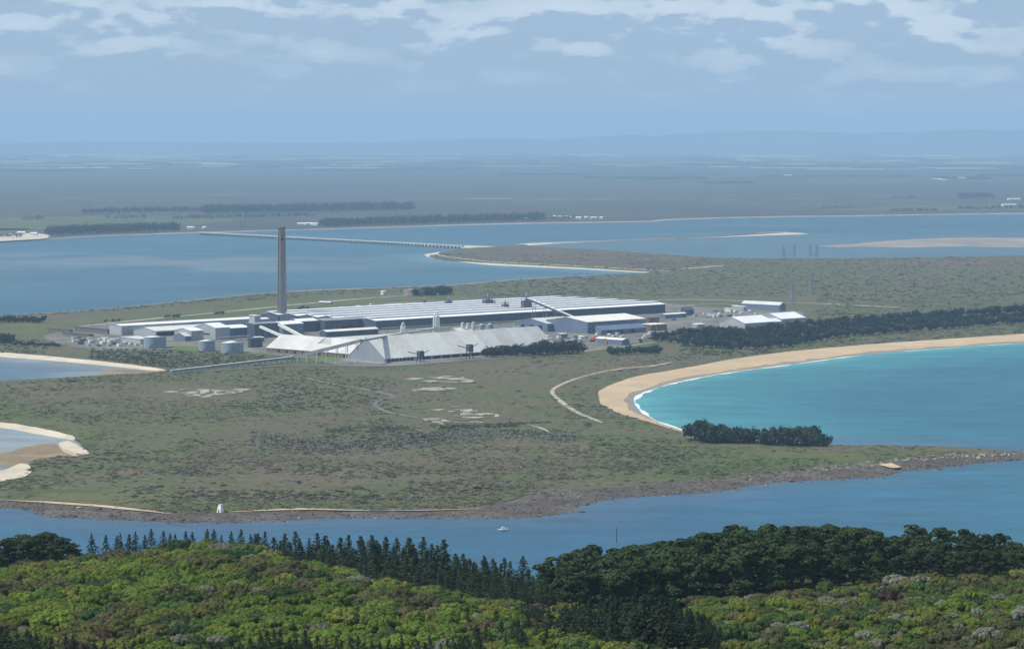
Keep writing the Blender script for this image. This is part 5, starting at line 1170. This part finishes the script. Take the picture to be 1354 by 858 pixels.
# woods on the far shore
def band(pts, rows, h, sx, r):
    Q = []
    for (x0, y0), (x1, y1) in zip(pts[:-1], pts[1:]):
        for px in np.arange(x0, x1, sx):
            for j in range(rows): Q.append((*Pf(px + r.uniform(-sx, sx), y0 + (y1 - y0) * (px - x0) / (x1 - x0) - j * .9 + r.uniform(-.3, .3)), h * r.uniform(.4, 1.45)))
    return np.array(Q)
FT = [round_tree(700 + i, 34) for i in range(4)]
Q8 = np.concatenate([band([(62, 312), (130, 309.5), (236, 306)], 4, 22, 1.5, r6), band([(425, 301), (500, 298.5), (600, 295.5), (720, 292.5)], 5, 21, 1.5, r6), band([(110, 284), (180, 282), (270, 281.5)], 3, 20, 2, r6), band([(230, 291), (330, 289), (420, 287)], 2, 14, 2, r6), band([(270, 284), (400, 282), (545, 279)], 7, 24, 2, r6),
                     band([(700, 292), (760, 291)], 2, 14, 1.6, r6), band([(1268, 264), (1312, 263)], 5, 22, 1.5, r6), band([(1180, 281), (1240, 280)], 2, 14, 2, r6), band([(1268, 278.5), (1354, 277), (1420, 276)], 2, 16, 2, r6), band([(1180, 263), (1214, 263)], 2, 14, 2, r6), band([(30, 292), (60, 291)], 2, 14, 2, r6), band([(140, 290.5), (195, 289.5)], 1, 14, 2, r6), band([(-40, 316), (30, 314.5)], 2, 12, 2, r6), band([(1080, 277), (1130, 275.5)], 1, 12, 2, r6)])
n8 = len(Q8); joined('far_wood', FT, Q8[:, :3], np.c_[Q8[:, 3] * .8, Q8[:, 3]], np.tile([.030, .044, .030], (n8, 1)) * r6.uniform(.7, 1.3, (n8, 1)), 'needle_attr', 'dark woods along the far harbour shore', 'wood', r6)
print('far trees', n8)
m, t = new_mat('canopy'); finish(t, tmix(t, tramp(t, tnoise(t, 1/60, 5, .7), .35, .65), (.022, .034, .024), (.040, .056, .034)), .9, .1)
def wood_block(x0, x1, y, hh, k, r):
    """ragged front of trees with the canopy behind it"""
    n = max(4, int((x1 - x0) / 2.5)); xs = np.linspace(x0, x1, n); V = []; Fc = []; h0 = r.uniform(9, 22)
    for i, x in enumerate(xs):
        e = min(1, min(i, n - 1 - i) / 2.0); b0 = Pf(x, y + .12 * math.sin(x * .11 + k), -3); b1 = Pf(x, max(y - hh * (.25 + .75 * e) * r.uniform(.8, 1.1), 205.3), -3); h = h0 * (.25 + .75 * e)
        V += [b0, b0 + [0, 20, 3 + h * r.uniform(.55, 1.25)], b1 + [0, 0, 3 + h * r.uniform(.7, 1.2)], b1 + [0, 60, 0]]
    for i in range(n - 1):
        for j in range(3): Fc.append((4 * i + j, 4 * i + 4 + j, 4 * i + 5 + j, 4 * i + 1 + j))
    o = link('far_wood', mesh_list('far_wood', V, Fc, 'canopy')); tag(o, 'dark plantation block on the distant plain', 'wood', 'plantation blocks on the distant plain', 'stuff')
blocks = [(770, 935, 236.5, 1.8), (420, 620, 226, 1.2), (660, 780, 232, .9), (880, 1020, 219, 1.2), (1010, 1330, 222.5, 1.9), (1000, 1210, 234, 1.1), (1290, 1400, 233.5, .9), (-20, 120, 227, .8), (200, 330, 223, .8), (350, 440, 217, .8), (930, 1000, 243, .5), (1230, 1310, 237, .8), (560, 700, 219.5, .8), (60, 190, 217, .7)]
for k in range(75):
    y_ = 206.5 + 17 * r6.random() ** 1.2; a_ = r6.uniform(-40, 1380); blocks.append((a_, a_ + r6.uniform(12, 90), y_, r6.uniform(.35, .9)))
for k, b_ in enumerate(blocks): wood_block(*b_, k, r6)

# ------------------------------------------------------------------ air
hz = bpy.data.materials.new('haze'); hz.use_nodes = True; ht = hz.node_tree; ht.nodes.clear()
pv = N('ShaderNodeVolumePrincipled', ht); pv.inputs['Color'].default_value = (*HAZE_COLOR, 1); pv.inputs['Density'].default_value = HAZE_DENSITY; pv.inputs['Anisotropy'].default_value = HAZE_G
ho = N('ShaderNodeOutputMaterial', ht); LK(pv.outputs[0], ho.inputs['Volume'], ht); MATS['haze'] = hz
b = S * 1.02; hm = MB().box(-b, b, -2600, 99000, -5, 900)
o = link('haze', mesh_list('haze', hm.V, hm.F, 'haze')); tag(o, 'thin blue sea haze in the air', 'haze', None, 'stuff')
